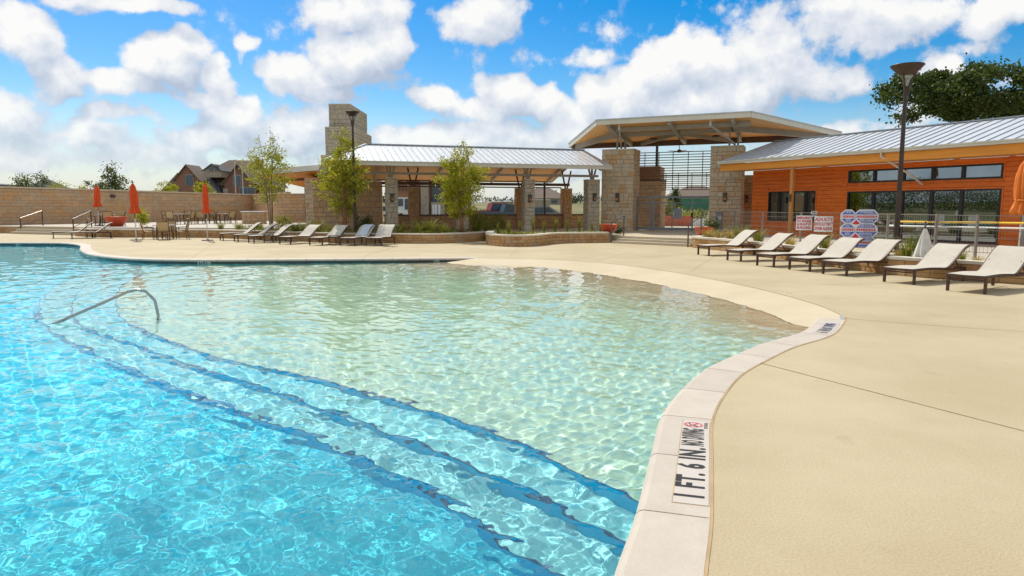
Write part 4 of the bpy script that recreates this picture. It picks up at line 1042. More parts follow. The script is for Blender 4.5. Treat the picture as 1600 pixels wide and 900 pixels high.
# ------------------------------------------------------------------ loungers
def make_lounger():
    root = empty('sun_lounger')
    prof = catmull([(0.0, .345), (.25, .352), (.6, .358), (.95, .345), (1.18, .34), (1.31, .405), (1.46, .515), (1.62, .645), (1.76, .75), (1.89, .82), (1.98, .845)], .08)
    W = .36
    fr = MB()
    for s in (-W, W):
        pts = [(x, s, z - .028) for x, z in prof]
        for p, q in zip(pts[:-1], pts[1:]): fr.bar(p, q, .030, .040, up=(0, 0, 1))
    fr.bar((0.0, -W, .317), (0.0, W, .317), .034, .05); fr.bar((prof[-1][0], -W, prof[-1][1] - .03), (prof[-1][0], W, prof[-1][1] - .03), .034, .04)
    fr.bar((1.18, -W, .30), (1.9, -W, .30), .03, .04); fr.bar((1.18, W, .30), (1.9, W, .30), .03, .04); fr.bar((1.88, -W, .30), (1.88, W, .30), .03, .04)
    fr.obj('frame', MAT['bronze'], root)
    sl = MB(); n = len(prof)
    for dz in (.004, -.008): sl.v += [(x, -W + .012, z + dz) for x, z in prof] + [(x, 0, z + dz - .006) for x, z in prof] + [(x, W - .012, z + dz) for x, z in prof]
    for k in range(2):
        for i in range(n - 1):
            q = (k * 3 * n + i, k * 3 * n + n + i, k * 3 * n + n + i + 1, k * 3 * n + i + 1); sl.f.append(q); sl.f.append(tuple(a + n for a in q))
    sl.obj('sling', MAT['sling'], root, smooth=True)
    leg = MB().bar((0, 0, 0), (0, 0, .31), .052, .045).mesh('leg', MAT['bronze'])
    for x, y in ((.06, -W + .01), (.06, W - .01), (1.86, -W + .01), (1.86, W - .01)): link_mesh('leg', leg, root, (x, y, 0))
    MB().bar((.06, -W, .13 if False else .26), (.06, W, .26), .03).obj('cross_bar', MAT['bronze'], root)
    MB().bar((1.75, -W + .06, .30), (1.52, -W + .06, .57), .022).bar((1.75, W - .06, .30), (1.52, W - .06, .57), .022).obj('back_prop', MAT['bronze'], root)
    return root
LOUNGERS = [  # foot x, y, heading, label
 (-14.74, 35.0, 34, 'tan sling lounger at the far end of the long left row, nearest the umbrella'),
 (-13.55, 33.85, 36, 'sling lounger second from the umbrella end of the long left row'),
 (-12.34, 32.6, 40, 'sling lounger in front of the thin topped young tree, third from the umbrella'),
 (-10.36, 31.46, 58, 'middle lounger of the left row standing right of a bare gap'),
 (-8.71, 30.59, 64, 'sling lounger beside a little side table in front of the bushy tree'),
 (-7.23, 30.29, 72, 'sling lounger with a striped towel over its backrest beside the left lamp post'),
 (-6.03, 30.07, 80, 'sling lounger at the planter end of the left row, nearest the pavilion'),
 (-24.84, 37.4, 36, 'left one of two loungers by the patio stairs'),
 (-23.6, 37.03, 32, 'right one of two loungers by the patio stairs, next to the red bowl'),
 (6.68, 24.28, 16, 'lounger of the right row nearest the entrance steps'),
 (6.95, 21.75, 19, 'second lounger of the right row counted from the entrance steps'),
 (7.2, 19.72, 21, 'right row lounger in front of the two red lettered notices'),
 (7.64, 18.41, 22, 'right row lounger just left of the blue octagon rules board'),
 (8.02, 17.2, 23, 'right row lounger whose backrest stands below the blue octagon board'),
 (8.59, 15.33, 26, 'right row lounger in front of the white draped cloth'),
 (9.01, 13.67, 29, 'nearest lounger of the right row at the edge of the picture')]
proto = make_lounger()
for i, (x, y, a, lab) in enumerate(LOUNGERS):
    o = proto if i == 0 else copy_tree(proto)
    o.location = (x, y, 0.004); o.rotation_euler.z = R(a + random.uniform(-2.5, 2.5) * (i != 5)); o.scale.z = random.uniform(.96, 1.05) if i != 5 else 1.0
    tag(o, lab, 'sun lounger', 'sling loungers set out around the pool')
# striped towel over one backrest
def build_towel():
    x, y, a, _ = LOUNGERS[5]
    t = MB(); prof = [(1.30, .40), (1.45, .545), (1.60, .70), (1.73, .80), (1.86, .855), (2.0, .87), (2.03, .80), (2.04, .62)]
    rows = []
    for k in range(9):
        yy = -.26 + k * .058
        rows.append([(px, yy + .02 * math.sin(i * 1.3 + k), pz + .012 + .008 * math.sin(k * 2.1 + i * 1.7)) for i, (px, pz) in enumerate(prof)])
    n = len(prof); t.v = [p for r in rows for p in r]
    for k in range(8):
        for i in range(n - 1): t.f.append((k * n + i, (k + 1) * n + i, (k + 1) * n + i + 1, k * n + i + 1))
    m, T, out = new_mat('striped_towel'); tc = T.add('ShaderNodeTexCoord'); wv = T.add('ShaderNodeTexWave'); wv.bands_direction = 'Y'; wv.inputs['Scale'].default_value = 4.5; wv.inputs['Distortion'].default_value = .6
    T.link(tc.outputs['Object'], wv.inputs[0]); c = T.ramp(wv.outputs[1], [(.35, (.68, .66, .62)), (.6, (.32, .40, .50))])
    p = T.add('ShaderNodeBsdfPrincipled'); T.link(c, p.inputs[0]); p.inputs['Roughness'].default_value = .9; T.link(p.outputs[0], out.inputs[0])
    o = t.obj('towel', m, None, (x, y, .01), R(a), smooth=True); tag(o, 'blue and white striped towel hanging over a lounger backrest', 'towel')
build_towel()

def side_table(x, y, z, lab):
    t = empty('side_table', (x, y, z), .4, lab, 'side table', 'small side tables between the loungers')
    MB().box(-.23, -.23, .40, .23, .23, .43).obj('table_top', MAT['bronze'], t)
    lg = MB().bar((0, 0, 0), (0, 0, .40), .03).mesh('leg', MAT['bronze'])
    for sx in (-.2, .2):
        for sy in (-.2, .2): link_mesh('leg', lg, t, (sx, sy, 0))
    MB().bar((-.2, -.2, .1), (.2, .2, .1), .02).bar((-.2, .2, .1), (.2, -.2, .1), .02).obj('stretcher', MAT['bronze'], t)
side_table(-11.6, 33.0, .004, 'small dark side table among the loungers in front of the young tree')
side_table(-7.95, 30.9, .004, 'small dark side table between the bushy tree lounger and the towel lounger')
side_table(-23.1, 38.0, .004, 'small dark side table between the two loungers by the patio stairs')

# ------------------------------------------------------------------ dining sets
def make_chair():
    r = empty('patio_chair'); m = MAT['bronze']
    for s in (-.27, .27):
        MB().bar((.24, s, 0), (.22, s, .62), .03).bar((.22, s, .62), (-.22, s, .64), .03, .025).obj('arm_frame', m, r)
        MB().bar((-.27, s, 0), (-.20, s, .42), .03).bar((-.20, s, .42), (-.34, s, .93), .03).obj('rear_leg', m, r)
    b = MB(); p = [(.24, .43), (.0, .40), (-.17, .43), (-.24, .62), (-.30, .82), (-.34, .92)]; V = []
    for dz in (0, -.012): V += [(x, -.25, z + dz) for x, z in p] + [(x, .25, z + dz) for x, z in p]
    n = len(p); b.v = V
    for k in (0, 2 * n):
        for i in range(n - 1): b.f.append((k + i, k + n + i, k + n + i + 1, k + i + 1))
    b.obj('sling_seat', MAT['sling_tan'], r, smooth=True)
    MB().bar((.22, -.26, .40), (.22, .26, .40), .03).bar((-.2, -.26, .40), (-.2, .26, .40), .03).bar((-.34, -.26, .93), (-.34, .26, .93), .03).obj('cross_bar', m, r)
    return r
def make_table(r_=.55):
    r = empty('patio_table'); m = MAT['bronze']
    MB().lathe([(0, .74), (r_, .74), (r_ + .01, .72), (r_, .70), (0, .70)], 24).obj('table_top', MAT['steel_paint'], r)
    for k in range(4):
        t = PI / 4 + k * PI / 2; c, s = math.cos(t), math.sin(t)
        MB().bar((.42 * c, .42 * s, 0), (.36 * c, .36 * s, .71), .035).obj('leg', m, r)
    MB().lathe([(.2, .2), (.22, .2), (.22, .23), (.2, .23), (.2, .2)], 16).obj('brace_ring', m, r)
    return r
chair0, table0, nset = make_chair(), make_table(), 0
def dining(x, y, z, rot, n, where, first=False, skip=()):
    tb = table0 if first else copy_tree(table0)
    tb.location = (x, y, z); tag(tb, 'round patio table ' + where, 'table', 'patio dining tables')
    side = ['in front', 'right', 'behind', 'left']
    for k in range(n):
        if k in skip: continue
        a = rot + k * 2 * PI / n + random.uniform(-.15, .15)
        ch = chair0 if (first and k == 0) else copy_tree(chair0)
        d = random.uniform(.72, .92); ch.location = (x + d * math.cos(a), y + d * math.sin(a), z); ch.rotation_euler.z = a + PI
        s = side[0] if math.sin(a) < -.6 else side[2] if math.sin(a) > .6 else side[1] if math.cos(a) > 0 else side[3]
        tag(ch, 'tan chair ' + s + ' of the table ' + where, 'chair', 'patio chairs around the dining tables')
u1 = G(253, 374)
dining(u1.x, u1.y + .3, .004, R(-75), 4, 'on the pool deck beside the left umbrella', True)
for px, d, where, rt in ((166, 45.5, 'behind the far red bowl', -60), (278, 49.0, 'on the upper patio left of the third umbrella', -100), (313, 50.5, 'on the upper patio behind the third umbrella', -70), (347, 52.0, 'on the upper patio right of the third umbrella', -110)):
    p = D(px, 340, d); dining(p.x, p.y, .464, R(rt), 4, where)

# ------------------------------------------------------------------ umbrellas
def closed_umbrella(x, y, z0, zb, zt, lab, m, r=.2, pole=True):
    t = empty('closed_umbrella', (x, y, z0), random.uniform(0, 3), lab, 'umbrella', 'closed umbrellas around the pool')
    H = zt - z0; zb -= z0
    MB().tube([(0, 0, 0.05), (0, 0, zb - .25)], .024, 10).obj('stand_tube', MAT['offwhite'], t)
    MB().tube([(0, 0, zb - .26), (0, 0, H)], .021, 10).obj('pole', MAT['steel_dark'], t)
    MB().lathe([(0, .075), (.06, .075), (.09, .05), (.27, .04), (.29, .02), (.29, 0), (0, 0)], 20).obj('base', MAT['steel_dark'], t)
    n, b = 40, MB(); prof = [(.03, 1.0), (.055, .965), (.09, .90), (.125, .72), (.135, .5), (.125, .34), (.11, .25), (.15, .15), (.19, .05), (.185, 0.0), (.13, .03), (.03, .08)]
    rs = random.Random(int(x * 100))
    tw = rs.uniform(.5, 1.1)
    for rr, f in prof:
        for j in range(n):
            a = 2 * PI * j / n; am = .50 * (1 - abs(f - .3) * .5)
            k = rr * r / .2 * (1 + am * math.sin(8 * a + tw * f * 3) * .7 + .14 * math.sin(3 * a + 5 * f + x) + rs.uniform(-.05, .05))
            b.v.append((k * math.cos(a + .25 * f), k * math.sin(a + .25 * f), zb + f * (H - .06 - zb)))
    for k in range(len(prof) - 1):
        for j in range(n): b.f.append((k * n + j, k * n + (j + 1) % n, (k + 1) * n + (j + 1) % n, (k + 1) * n + j))
    b.obj('canopy', m, t, smooth=True)
    MB().lathe([(.142 * r / .2, -.03), (.15 * r / .2, 0), (.142 * r / .2, .03), (.1, 0), (.142 * r / .2, -.03)], 16, c=(0, 0, zb + .26 * (H - zb))).obj('tie_strap', m, t)
    MB().lathe([(0, .10), (.03, .07), (.035, .02), (.02, 0)], 10, c=(0, 0, H - .03)).obj('finial', MAT['bronze'], t)
    return t
p = G(213, 375.5); closed_umbrella(p.x, p.y, .004, 1.36, 2.92, 'closed orange umbrella standing left of the deck dining set', MAT['orange_fabric'], .23)
p = G(324.5, 376); closed_umbrella(p.x, p.y, .004, 1.36, 2.92, 'closed orange umbrella standing right of the deck dining set', MAT['orange_fabric'], .17)
p = D(154, 340, 46.0); closed_umbrella(p.x, p.y, .464, 1.68, 3.15, 'closed orange umbrella near the far boundary wall, behind the two stair loungers', MAT['orange_fabric'], .23)
p = D(1597, 330, 20.6); closed_umbrella(p.x, p.y, .27, 1.46, 3.12, 'closed amber umbrella behind the fence at the right edge', MAT['amber_fabric'], .27)

# ------------------------------------------------------------------ lamp posts
def lamp_post(x, y, z, H, s, lab, tilt):
    t = empty('lamp_post', (x, y, z), tilt, lab, 'lamp post', 'lamp posts beside the pool')
    m = MAT['lamp_bronze']; hz = H - .62 * s
    MB().lathe([(0, 0), (.16, 0), (.15, .05), (.09, .10), (.080, .5), (.072, 1.2), (.050, hz - .05), (0, hz - .05)], 16).obj('pole', m, t)
    for k in range(3):
        a = 2 * PI * k / 3 + .5; c, s_ = math.cos(a), math.sin(a)
        MB().tube([(.05 * c, .05 * s_, hz - .25 * s), (.07 * c, .07 * s_, hz), (.14 * s * c, .14 * s * s_, hz + .2 * s), (.27 * s * c, .27 * s * s_, hz + .42 * s)], [.03, .03, .022, .018], 8).obj('arm', m, t)
    MB().lathe([(0, 0), (.06, 0), (.075, .04), (.06, .09), (0, .09)], 14, c=(0, 0, hz - .08)).obj('collar', m, t)
    hd = MB().lathe([(.17 * s, .30 * s), (.28 * s, .40 * s), (.44 * s, .565 * s), (.46 * s, .59 * s), (.45 * s, .61 * s), (.2 * s, .63 * s), (0, .635 * s)], 28, c=(0, 0, hz)).obj('shade', m, t, smooth=True)
    MB().lathe([(0, .27 * s), (.12 * s, .275 * s), (.168 * s, .30 * s), (.26 * s, .395 * s), (0, .40 * s)], 24, c=(0, 0, hz)).obj('reflector', MAT['galv'], t)
    MB().lathe([(.05 * s, .02 * s), (.10 * s, .16 * s), (.155 * s, .285 * s)], 20, c=(0, 0, hz)).obj('lens', MAT['lens'], t)
    MB().box(-.06, -.11, .5, .06, -.09, .75).obj('hand_hole_cover', m, t)
pl = D(555, 350, 34.0); lamp_post(pl.x, pl.y, .40, 5.85, .76, 'tall dark lamp post on the left in front of the bushy tree', .3)
pr_ = D(1402.5, 340, 20.4); lamp_post(pr_.x, pr_.y, .36, 5.38, .98, 'tall bronze lamp post on the right in front of the clubhouse', 1.1)

# ------------------------------------------------------------------ fence, notices, poles
FENCE = [tuple(D(px, 340, d)[:2]) for px, d in [(1128, 35.2), (1148, 33.6), (1192, 31.0), (1252, 28.4), (1315, 26.0), (1388, 23.0), (1464, 20.4), (1528, 19.0), (1600, 18.0)]] + [(15.6, 17.1), (17.6, 16.2)]
def build_fence():
    t = empty('pool_fence', (0, 0, 0), label='grey welded wire pool fence in front of the clubhouse', cat='fence')
    for x, y in FENCE: MB().bar((x, y, .25), (x, y, 1.49), .06).obj('post', MAT['fence_steel'], t)
    for (a, b) in zip(FENCE[:-1], FENCE[1:]):
        a, b = Vector((*a, 0)), Vector((*b, 0)); L = (b - a).length
        for z in (1.46, 1.27, 1.06, .85, .64, .46): MB().bar((a.x, a.y, z), (b.x, b.y, z), .022 if z > 1.4 else .013).obj('rail', MAT['fence_steel'], t)
        w = MB(); n = int(L / .10)
        for k in range(1, n):
            p = a.lerp(b, k / n); w.bar((p.x, p.y, .42), (p.x, p.y, 1.46), .005)
        w.obj('wire_mesh', MAT['fence_steel'], t, kind='stuff')
build_fence()
def on_fence(px):
    for (a, b) in zip(FENCE[:-1], FENCE[1:]):
        for k in range(41):
            x, y = a[0] + (b[0] - a[0]) * k / 40, a[1] + (b[1] - a[1]) * k / 40
            q = 800 + 1080 * x / (y * CP + .0 * SP)
            if q >= px: return Vector((x, y, 0)), math.atan2(b[1] - a[1], b[0] - a[0])
    return Vector((*FENCE[-1], 0)), 0
def lettering(parent, body, size, m, loc, bold=.0, sx=1.0, name='lettering'):
    me = text_me(body, size, m, bold, sx); me.transform(Matrix.Rotation(PI / 2, 4, 'X'))
    return link_mesh(name, me, parent, loc)
def notice(px, w, h, zc, rows, lab, m, face):
    p, a = on_fence(px); p = p + Vector((-.05, -.05, 0))
    t = empty('notice_sign', (p.x, p.y, zc), face, lab, 'sign')
    MB().box(-w / 2, -.008, -h / 2, w / 2, .008, h / 2).obj('board', MAT['white'], t)
    n = len(rows); dz = h * .88 / n
    for i, s in enumerate(rows):
        lettering(t, s, dz * .98, m, (0, -.011, h * .44 - dz * (i + .5)), .006, min(1.0, w * .92 / (dz * .98 * .60 * len(s))))
    return t
FACE = R(-24)
notice(1258, .60, .59, 1.05, ['EMERGENCY', '911 PHONE', 'IN FRONT OF', 'BUILDING'], 'white notice with red lettering about the emergency phone, on the fence', MAT['red_print'], FACE)
notice(1288, .66, .60, 1.03, ['ADULTS', 'SHOULD NOT', 'SWIM ALONE'], 'white notice with red lettering about swimming alone, on the fence', MAT['red_print'], FACE)
notice(1273.5, .21, .20, 1.42, ['NO', 'SMOKING'], 'very small white notice at the fence top above the two red lettered ones', MAT['black_print'], FACE)
def octagon(cx, cz, w, h, c=.3):
    k = h * c; return [(cx - w / 2 + k, cz - h / 2), (cx + w / 2 - k, cz - h / 2), (cx + w / 2, cz - h / 2 + k), (cx + w / 2, cz + h / 2 - k), (cx + w / 2 - k, cz + h / 2), (cx - w / 2 + k, cz + h / 2), (cx - w / 2, cz + h / 2 - k), (cx - w / 2, cz - h / 2 + k)]
def build_rules_board():
    p, a = on_fence(1345); p += Vector((-.14, -.10, 0))
    t = empty('rules_board', (p.x, p.y, .88), FACE, 'blue and white rules board of stacked octagons hung on the fence', 'sign')
    def plate(name, poly, y0, y1, m, par=t):
        b = MB().prism([(x, z) for x, z in poly], y0, y1); b.v = [(x, y, z) for x, z, y in b.v]; return b.obj(name, m, par)
    rs = random.Random(5)
    for r, cz in enumerate((.47, -.01, -.48)):
        for (cx, w) in ((-.33, .50), (.24, .76)):
            pl_ = plate('octagon_plate', octagon(cx, cz, w, .50), -.012, .012, MAT['white'])
            plate('octagon_face', octagon(cx, cz, w - .08, .42), -.016, -.0125, MAT['blue_print'], pl_)
            plate('band', [(cx - w / 2 + .045, cz - .07 + .02 * r), (cx + w / 2 - .045, cz - .07 + .02 * r), (cx + w / 2 - .045, cz + .075 + .02 * r), (cx - w / 2 + .045, cz + .075 + .02 * r)], -.0195, -.0165, MAT['white'], pl_)
            ln = MB()
            for q in range(5):
                zz = cz + [.165, .125, -.105, -.14, -.175][q] + .015; hw = (w / 2 - .17)
                x = cx - hw
                while x < cx + hw:
                    ww = rs.uniform(.03, .09); ln.box(x, -.020, zz - .009, min(x + ww, cx + hw), -.017, zz + .009); x += ww + .018
            ln.obj('small_print', MAT['white'], pl_)
            rd = MB(); x = cx - w / 2 + .07
            while x < cx + w / 2 - .09:
                ww = rs.uniform(.025, .05); rd.box(x, -.023, cz - .04 + .02 * r, x + ww, -.020, cz + .045 + .02 * r); x += ww + .014
            rd.obj('red_print', MAT['red_print'], pl_)
    for cz in (.24, -.24):
        d = plate('diamond', [(-.07, cz - .17), (.10, cz), (-.07, cz + .17), (-.24, cz)], -.024, -.013, MAT['white'])
        plate('diamond_face', [(-.07, cz - .05), (.06, cz - .02), (-.07, cz + .12), (-.20, cz - .02)], -.028, -.0245, MAT['red_print'], d)
build_rules_board()
def pole(name, x0, y0, z0, x1, y1, z1, r, m, lab, cat):
    b = empty(name, ((x0 + x1) / 2, (y0 + y1) / 2, (z0 + z1) / 2), 0, lab, cat)
    c = Vector(b.location)
    MB().tube([Vector((x0, y0, z0)) - c, Vector((x1, y1, z1)) - c], r, 8).obj('shaft', m, b)
    d = (Vector((x1, y1, z1)) - Vector((x0, y0, z0))).normalized()
    MB().tube([Vector((x0, y0, z0)) - c - d * .18, Vector((x0, y0, z0)) - c], r * 1.35, 8).obj('grip', MAT['steel_dark'] if name == 'rescue_pole' else MAT['white'], b)
qa, qb = D(1402, 346, 22.2), D(1640, 349, 17.3)
pole('rescue_pole', qa.x - .12, qa.y - .10, qa.z, qb.x - .08, qb.y - .14, qb.z, .026, MAT['yellow'], 'long yellow rescue pole hung level along the fence', 'pole')
qa, qb = D(1400, 352.5, 22.2), D(1640, 357.5, 17.3)
pole('skimmer_pole', qa.x - .12, qa.y - .10, qa.z, qb.x - .08, qb.y - .14, qb.z, .022, MAT['white'], 'long white pole hung on the fence below the yellow one', 'pole')
def build_drape():
    p = D(1443, 395, 17.2)
    t = empty('draped_cloth', (p.x, p.y, .36), .3, 'off white cloth draped over a short dark stake behind the loungers', 'cloth cover')
    MB().tube([(0, 0, 0), (0, 0, .98)], .022, 8).obj('stake', MAT['steel_dark'], t)
    n, b = 32, MB(); prof = [(.03, .80), (.06, .72), (.10, .58), (.14, .40), (.19, .2), (.21, .06), (.22, .0)]
    for rr, z in prof:
        for j in range(n):
            a = 2 * PI * j / n; k = rr * (1 + .26 * math.sin(7 * a + z * 2) + .10 * math.sin(3 * a + 1 + z * 4)); b.v.append((k * math.cos(a), k * math.sin(a) * .8, z))
    for k in range(len(prof) - 1):
        for j in range(n): b.f.append((k * n + j, k * n + (j + 1) % n, (k + 1) * n + (j + 1) % n, (k + 1) * n + j)[::-1])
    b.obj('cloth', MAT['offwhite'], t, smooth=True)
build_drape()

# ------------------------------------------------------------------ rails, pots, bins
def build_rails():
    a, b_, c_ = G(247, 492, WZ), G(215, 452, .32), G(86, 505.5, WZ)
    t = empty('pool_handrail', (0, 0, 0), label='stainless handrail curving up out of the water over the pool steps', cat='handrail')
    top = D(228, 450.5, a.y + .0)
    pts = [(a.x + .02, a.y, -.62), (a.x, a.y, WZ)]
    Zt = D(238, 452, a.y).z
    pts += [(a.x - .04, a.y + .0, WZ + (Zt - WZ) * .55), (a.x - .09, a.y - .01, Zt - .13), (a.x - .17, a.y - .03, Zt - .035), (a.x - .29, a.y - .06, Zt), (a.x - .43, a.y - .10, Zt - .03)]
    e = Vector((c_.x, c_.y, WZ)); s = Vector(pts[-1]); d = (e - s)
    pts += [tuple(s + d * .12), tuple(s + d * .5), tuple(e), tuple(e + d * .35)]
    MB().tube(pts, .024, 12).obj('tube', MAT['stainless'], t, smooth=True)
    fl = MB().lathe([(.025, .0), (.05, .0), (.05, .02), (.025, .03)], 14).obj('flange', MAT['stainless'], t, (a.x + .02, a.y, -.59))
    def stair_rail(p, q, z0, z1, h, lab, m=MAT['bronze'], grip=MAT['stainless'], r=.02):
        o = empty('stair_rail', p, 0, lab, 'handrail'); d = Vector(q) - Vector(p)
        MB().bar((0, 0, z0), (0, 0, z0 + h), .05).obj('post', m, o); MB().bar((d.x, d.y, z1), (d.x, d.y, z1 + h), .05).obj('post', m, o)
        MB().tube([(0, 0, z0 + h), (d.x, d.y, z1 + h)], r, 8).obj('grip', grip, o)
        MB().bar((0, 0, z0 + h * .5), (d.x, d.y, z1 + h * .5), .03).obj('middle_bar', m, o)
    p, q = D(33, 360, 44.2), D(67, 350, 45.6); stair_rail((p.x, p.y, 0), (q.x, q.y, 0), .0, .46, .98, 'dark stair rail with pale grip at the far left, left side of the patio stairs')
    p, q = D(115, 360, 41.6), D(143, 350, 43.2); stair_rail((p.x, p.y, 0), (q.x, q.y, 0), .0, .46, .98, 'dark stair rail with pale grip on the right side of the patio stairs')
    p, q = Vector((7.46, 29.33, 0)), Vector((8.2, 30.1, 0)); stair_rail(p, q, .0, .31, .95, 'thin dark rail at the right end of the entrance steps', MAT['steel_dark'], MAT['steel_dark'])
    p, q = Vector((4.70, 32.75, 0)), Vector((5.4, 33.5, 0)); stair_rail(p, q, .0, .31, .95, 'thin dark rail at the left end of the entrance steps', MAT['steel_dark'], MAT['steel_dark'])
build_rails()
def bowl(x, y, z, r, h, lab, plant=None):
    t = empty('planter_bowl', (x, y, z), 0, lab, 'plant pot', 'red planter bowls')
    MB().lathe([(0, 0), (r * .45, 0), (r * .55, .03), (r * .88, h * .6), (r, h * .96), (r, h), (r * .93, h), (r * .86, h * .85), (0, h * .82)], 28).obj('bowl', MAT['terracotta'], t, smooth=True)
    MB().lathe([(0, h * .86), (r * .86, h * .84)], 20).obj('soil', MAT['soil'], t)
    return t
p = D(182, 348, 44.0); bowl(p.x, p.y, .46, .66, .62, 'wide red bowl planter on the left patio behind the stair loungers')
p = D(950.5, 360, 34.6); bowl(p.x, p.y, .42, .50, .42, 'red bowl planter at the foot of the left entrance pillar')
p = D(1100, 360, 32.6); bowl(p.x, p.y, .31, .46, .44, 'red bowl planter at the foot of the right entrance pillar')
def build_bin():
    p = D(507, 340, 48.2)
    t = empty('litter_bin', (p.x, p.y, .44), .1, 'dark grey open fronted bin enclosure beside the stone utility building', 'litter bin')
    MB().box(-.46, -.38, 0, -.38, .38, 1.1).box(.38, -.38, 0, .46, .38, 1.1).box(-.38, .32, 0, .38, .38, 1.1).box(-.38, -.38, 0, .38, .32, .10).obj('body', MAT['bin_grey'], t)
    MB().box(-.5, -.42, 1.1, .5, .42, 1.19).obj('lid', MAT['bin_grey'], t)
    MB().box(-.36, -.34, .12, .36, .28, .84).obj('liner', MAT['black_frame'], t)
    p = D(397, 336, 50.5)
    g = empty('outdoor_counter', (p.x, p.y, .44), .1, 'brown stone serving counter with a white top on the left patio', 'counter')
    c = MB().box(-.75, -.3, 0, .75, .5, .86).obj('base', MAT['dark_mortar'], g)
    stones(c, [(-.78, -.33), (.78, -.33)], 0, .85, .21, (.3, .5), MAT['brown_stone'])
    MB().box(-.85, -.42, .87, .85, .55, .94).obj('counter_top', MAT['white'], g)
    e = empty('fence_terminal', (FENCE[0][0] - .25, FENCE[0][1] - .3, .3), .2, 'blue grey steel bollard at the end of the fence beside the right pillar', 'bollard')
    MB().box(-.13, -.10, 0, .13, .10, 1.12).obj('body', MAT['gate_steel'], e); MB().box(-.15, -.12, 1.12, .15, .12, 1.17).obj('cap', MAT['gate_steel'], e)
    MB().box(-.08, -.115, .75, .08, -.10, .95).obj('face_plate', MAT['galv'], e)
build_bin()

# ------------------------------------------------------------------ depth markers
def build_markers():
    A = np.array(COPE); L = np.concatenate([[0], np.cumsum(np.linalg.norm(np.diff(A, axis=0), axis=1))]); N = normals(COPE)
    def frame(px, py, o):
        g = np.array(G(px, py)[:2]); i = int(np.argmin(np.linalg.norm(A - g, axis=1))); s = L[i]
        def P(u, v, z=0.0):                  # u along the coping toward the entrance, v outward from its middle
            ss = s - u; x, y = np.interp(ss, L, A[:, 0]), np.interp(ss, L, A[:, 1]); nx, ny = np.interp(ss, L, N[:, 0]), np.interp(ss, L, N[:, 1])
            return (x + nx * (o + v), y + ny * (o + v), z)
        return P
    def sheet(name, P, u0, u1, v0, v1, z, m, par, n=8):
        b = MB()
        for k in range(n):
            ua, ub = u0 + (u1 - u0) * k / n, u0 + (u1 - u0) * (k + 1) / n
            b.face(P(ua, v1, z), P(ub, v1, z), P(ub, v0, z), P(ua, v0, z))
        return b.obj(name, m, par)
    def letters(P, body, size, u, v, z, m, par, sx=1.0, bold=.006, name='lettering'):
        me = text_me(body, size, m, bold, sx, 1.16)
        for vt in me.vertices: vt.co = P(u + vt.co.x, -(vt.co.y) + v, z)
        return link_mesh(name, me, par)
    t = empty('depth_marker', (0, 0, 0), label='long depth tile on the near coping reading 1 FT 6 IN NO DIVING', cat='depth marker')
    P = frame(1040, 705, .28)
    b = sheet('tile', P, -.90, .72, -.100, .100, .0085, MAT['tile_white'], t, 10)
    sheet('tile_edge', P, -.908, .728, -.106, .106, .0068, MAT['joint'], t, 10)
    letters(P, '1 FT. 6 IN.', .235, -.385, -.002, .0105, MAT['black_print'], t, .74, .008)
    letters(P, 'NO DIVING', .215, .30, -.006, .0105, MAT['black_print'], t, .315, .006)
    sy = MB()
    for k in range(28):
        a0, a1 = 2 * PI * k / 28, 2 * PI * (k + 1) / 28
        sy.face(*[P(.60 + r * math.cos(a) * .85, -.02 + r * math.sin(a), .0105) for r, a in ((.072, a0), (.072, a1), (.060, a1), (.060, a0))])
    c, s_ = math.cos(.7), math.sin(.7)
    sy.face(*[P(.60 + x, -.02 + y, .0108) for x, y in ((-.05 * c - .006 * s_, -.05 * s_ + .006 * c), (.05 * c - .006 * s_, .05 * s_ + .006 * c), (.05 * c + .006 * s_, .05 * s_ - .006 * c), (-.05 * c + .006 * s_, -.05 * s_ - .006 * c))])
    sy.obj('no_diving_symbol', MAT['red_print'], t)
    dv = MB()
    for (u0, v0, u1, v1, w) in ((.57, .02, .60, -.03, .010), (.60, -.03, .635, -.045, .009), (.56, .03, .575, .0, .012), (.575, -.05, .585, -.06, .014)):
        a, b2 = Vector(P(u0, v0 - .01, .0102)), Vector(P(u1, v1 - .01, .0102)); dv.bar(a, b2, w, .0006)
    dv.obj('diver_figure', MAT['black_print'], t)
    letters(P, 'NO DIVING', .038, .60, .076, .0105, MAT['black_print'], t, .7, .001)
    t2 = empty('depth_marker', (0, 0, 0), label='depth tile on the coping by the beach entry reading 6 IN NO DIVING', cat='depth marker')
    P = frame(1262, 509, .25)
    sheet('tile', P, -.52, .55, -.10, .10, .0085, MAT['tile_white'], t2, 10)
    letters(P, '6 IN.', .22, -.30, 0, .0105, MAT['black_print'], t2, .62)
    letters(P, 'NO DIVING', .20, .12, 0, .0105, MAT['navy_print'], t2, .45, .005)
    # markers in the far tile band
    for px, body, w, lab in ((328, '3 FT. 6 IN.', .72, 'pale depth lettering in the far tile band below the lounger row'), (684, '1 FT.', .36, 'small pale depth lettering near the right end of the far tile band'), (26, '4 FT.', .4, 'pale depth lettering in the tile band at the far left corner')):
        g = np.array(G(px, 404 if px > 200 else 379)[:2]); i = int(np.argmin(np.linalg.norm(A - g, axis=1)))
        d = A[i + 1] - A[i - 1]; a = math.atan2(d[1], d[0]); n = N[i]; p = A[i] + n * .012
        o = empty('depth_lettering', (p[0], p[1], -.098), a, lab, 'depth marker')
        lettering(o, body, .09, MAT['teal_print'], (0, -.004, 0), .004, 1.15)
build_markers()

